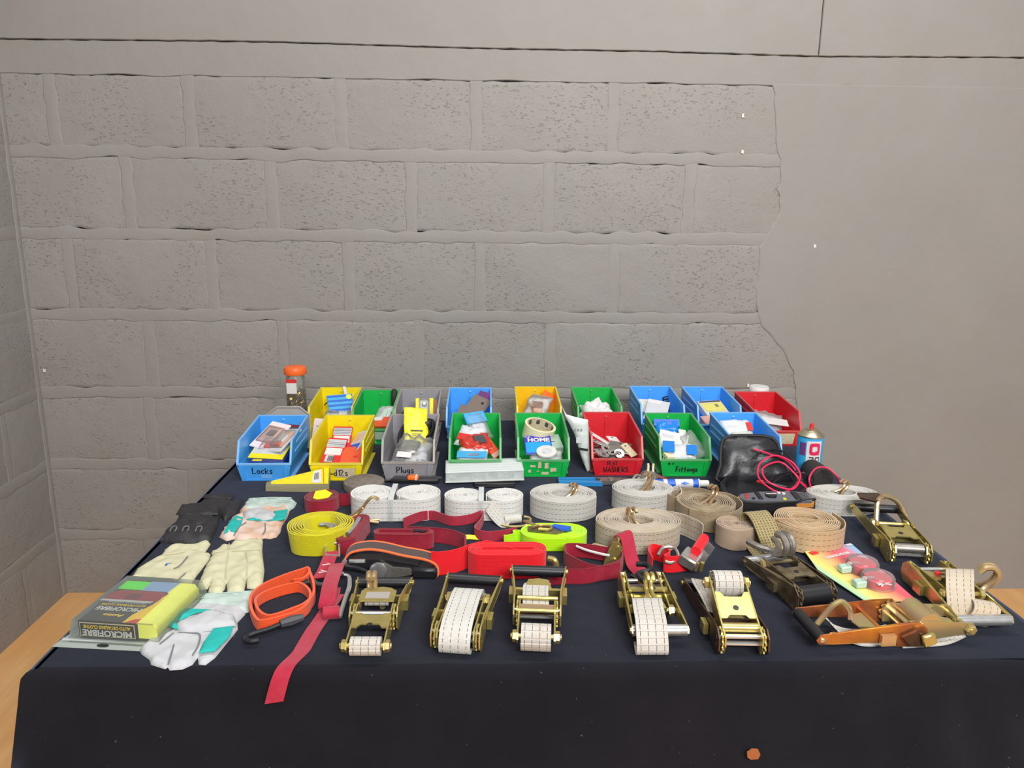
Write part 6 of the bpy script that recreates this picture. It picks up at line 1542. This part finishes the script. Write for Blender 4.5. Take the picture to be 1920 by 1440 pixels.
o_ = (-0.2851,1.2643)
t = thing('crimson_cam_strap', 'crimson strap with ladder buckle hanging over the front table edge', 'strap', on_table(o_))
fp_ = rel([(-0.2802,1.3026), (-0.2749,1.2445), (-0.2809,1.2058), (-0.2865,1.1693), (-0.2903,1.1279), (-0.2930,1.1018)], o_)
P = [(p[0], p[1], .003 + .004 * (1 if i < 2 else 0)) for i, p in enumerate(fp_)]
P += [(P[-1][0] - .012, CY0 - o_[1] + .012, .0026), (P[-1][0] - .017, CY0 - o_[1] - .0045, -.006), (P[-1][0] - .022, CY0 - o_[1] - .013, -.024), (P[-1][0] - .026, CY0 - o_[1] - .017, -.040)]
flat_strap(t, P, .027, 'web_pinkred', wd=(1, .25, 0))
# folded bundle at the buckle
fp2 = rel([(-0.2828,1.3610), (-0.2793,1.3201), (-0.2777,1.2688), (-0.2746,1.2326)], o_)
flat_strap(t, [(p[0], p[1], h) for p, h in zip(fp2, (.028, .034, .034, .030))] + [(fp2[-1][0] - .001, fp2[-1][1] - .012, .020), (fp2[-1][0], fp2[-1][1] - .006, .012), (fp2[2][0] + .01, fp2[2][1], .012)], .027, 'web_pinkred', wd=(1, .2, 0))
fp3 = rel([(-0.2718,1.2287), (-0.2653,1.2056), (-0.2612,1.1944)], o_)
MB().tube([(fp3[1][0] - .013, fp3[1][1], .012), (fp3[1][0] + .014, fp3[1][1] + .004, .012)], .011, 14).build('webbing_fold', 'web_pinkred', t)
fp4 = rel([(-0.3055,1.4220), (-0.3069,1.3947), (-0.3089,1.3613), (-0.3127,1.3383)], o_)
flat_strap(t, [(p[0], p[1], h) for p, h in zip(fp4, (.024, .018, .012, .010))], .027, 'web_pinkred', wd=(1, .2, 0))
lm_ = Vector((fp4[1][0] - .002, fp4[1][1], .0215))
for k in range(3):
    q = fp4[1]; dx = (fp4[2][0] - fp4[1][0]) * (k * .75 - .4); dy = (fp4[2][1] - fp4[1][1]) * (k * .75 - .4)
    MB().tube([(q[0] + dx - .008, q[1] + dy - .004, .0195 - .003 * k), (q[0] + dx + .008, q[1] + dy, .0195 - .003 * k), (q[0] + dx - .006, q[1] + dy + .005, .0200 - .003 * k)], .0009, 5).build('stitching', 'pink_paper', t)
bk = rel([(-0.3253,1.4584), (-0.2991,1.4661), (-0.2881,1.4068), (-0.3143,1.4095)], o_)
MB().tube([(p[0], p[1], .022) for p in bk], .0026, 8, closed=True).build('ladder_buckle', 'steel', t)
bk2 = rel([(-0.2651,1.3288), (-0.2551,1.3265), (-0.2494,1.2937), (-0.2497,1.2603), (-0.2500,1.2284), (-0.2500,1.2017)], o_)
MB().tube(smooth_line([(p[0], p[1], .022 - .003 * i) for i, p in enumerate(bk2)], 4), .0042, 8, flat=.6).build('cam_side', 'steel', t)
MB().tube([(bk2[0][0] - .018, bk2[0][1], .026), (bk2[0][0], bk2[0][1], .024)], .0032, 8).build('cam_bar', 'steel', t)
tg = rel([(-0.2908,1.3800), (-0.2791,1.3944), (-0.2762,1.3847), (-0.2841,1.3681)], o_)
MB().plate([(p[0], p[1], .006) for p in tg], (0, 0, .001)).build('blue_tag', 'blue_print', t, smooth=0)

# ------------------------------------------------------------------ luggage holder blister card
def holder_mat():
    t = NT('rainbow_card_print')
    sp = t.n('ShaderNodeSeparateXYZ'); t.l(t.uv(), sp.inputs[0])
    r = t.n('ShaderNodeValToRGB'); e = r.color_ramp.elements
    e[0].position = 0.0; e[0].color = S(160, 204, 168); e[1].position = 1.0; e[1].color = S(120, 178, 214)
    for p, c in ((.16, S(214, 206, 110)), (.34, S(222, 172, 116)), (.55, S(206, 88, 98)), (.76, S(214, 110, 130)), (.90, S(150, 176, 206))):
        q = e.new(p); q.color = c
    t.l(sp.outputs[0], r.inputs[0]); t.l(r.outputs[0], t.b.inputs['Base Color']); t.b.inputs['Roughness'].default_value = .35
    return t.m
M['holder_card'] = holder_mat()
cor = [(0.6480,1.4434), (0.7612,1.4820), (0.7762,1.2512), (0.6824,1.2462), (0.6425,1.3672)]
o_ = (sum(p[0] for p in cor) / 5, sum(p[1] for p in cor) / 5)
t = thing('luggage_holder_pack', 'rainbow printed luggage holder card with two red discs in clear blister', 'blister pack', on_table(o_))
cr = [Vector(p) for p in rel(cor, o_)]
hz = [.010, .010, .004, .004, .008]
b = MB(); n = 5
vv = [(p.x, p.y, h) for p, h in zip(cr, hz)] + [(p.x, p.y, h + .0014) for p, h in zip(cr, hz)]
ex = (cr[1] - cr[0]).normalized()
prj = [p.dot(ex) for p in cr]; mn, mx = min(prj), max(prj)
uvc = [((p.dot(ex) - mn) / (mx - mn), 0) for p in cr]
b.add(vv, [[0, 1, 2, 3, 4], [5 + k for k in (4, 3, 2, 1, 0)]] + [[k, (k + 1) % n, n + (k + 1) % n, n + k] for k in range(n)],
      [[uvc[k] for k in range(5)], [uvc[k] for k in (4, 3, 2, 1, 0)]] + [[uvc[k], uvc[(k + 1) % n], uvc[(k + 1) % n], uvc[k]] for k in range(n)])
b.build('card', 'holder_card', t, smooth=0)
ang = math.atan2(ex.y, ex.x)
tm = lambda px, h=.0122: TR(px[0] - o_[0], px[1] - o_[1], h) @ RZ(ang + .06)
text('LUGGAGE HOLDER', .011, 'white_paper', t, tm([(0.7067,1.4236)][0]), width=.066, bold=.0004)
MB().box(-.010, .010, -.0025, .0025, 0, .0004, m=tm([(0.7068,1.4507)][0])).build('hang_slot', 'black_print', t, smooth=0)
MB().box(-.009, .009, -.006, .006, 0, .0004, m=tm([(0.6628,1.4344)][0])).build('red_corner', 'red_print', t, smooth=0)
MB().box(-.008, .008, -.003, .003, 0, .0004, m=tm([(0.7526,1.4722)][0])).build('white_sticker', 'white_paper', t, smooth=0)
M['holder_red'] = mat('red_strap_reel', S(216, 36, 62), .45)
for i, (px, h) in enumerate((([(0.7289,1.3654)][0], .0095), ([(0.7314,1.3090)][0], .0072))):
    c = (px[0] - o_[0], px[1] - o_[1])
    MB().lathe([(.024, 0), (.025, .002), (.025, .014), (.023, .016), (.012, .0155), (.011, .0165), (.001, .0165)], 30, m=TR(c[0], c[1], h)).build('red_reel', 'holder_red', t)
    MB().lathe([(.031, 0), (.030, .016), (.027, .021), (.001, .022)], 30, m=TR(c[0], c[1], h), caps=False).build('clear_dome', 'clear', t)
    MB().box(-.050, -.028, -.010, .008, h, h + .013, m=TR(c[0], c[1], 0) @ RZ(ang - .15), bev=.002).build('buckle', 'pale_green', t)
    MB().box(-.034, -.010, -.013, -.005, h + .010, h + .020, m=TR(c[0], c[1], 0) @ RZ(ang - .35), bev=.002).build('clear_clip', 'frost', t)
px = [(0.7295,1.2832)][0]
for k in range(3):
    MB().box(-.013, .013, -.0012, .0012, .017, .0185, m=TR(px[0] - o_[0], px[1] - o_[1], .004) @ RZ(ang + (-.6, .5, 0)[k])).build('white_cross', 'pink_paper', t, smooth=0)

# ------------------------------------------------------------------ specks
q_ = (0.4146,-0.1318)
t = thing('cloth_fleck', 'small orange brown fleck stuck on the front of the black cloth', 'fleck', (q_[0], 1.0275, TZ + q_[1]))
MB().plate([(-.010, 0, -.006), (-.004, 0, -.010), (.007, 0, -.009), (.010, 0, -.001), (.006, 0, .007), (-.004, 0, .008), (-.011, 0, .002)], (0, .003, 0)).build('fleck', mat('orange_brown_fleck', S(150, 86, 44), .9), t, smooth=0)
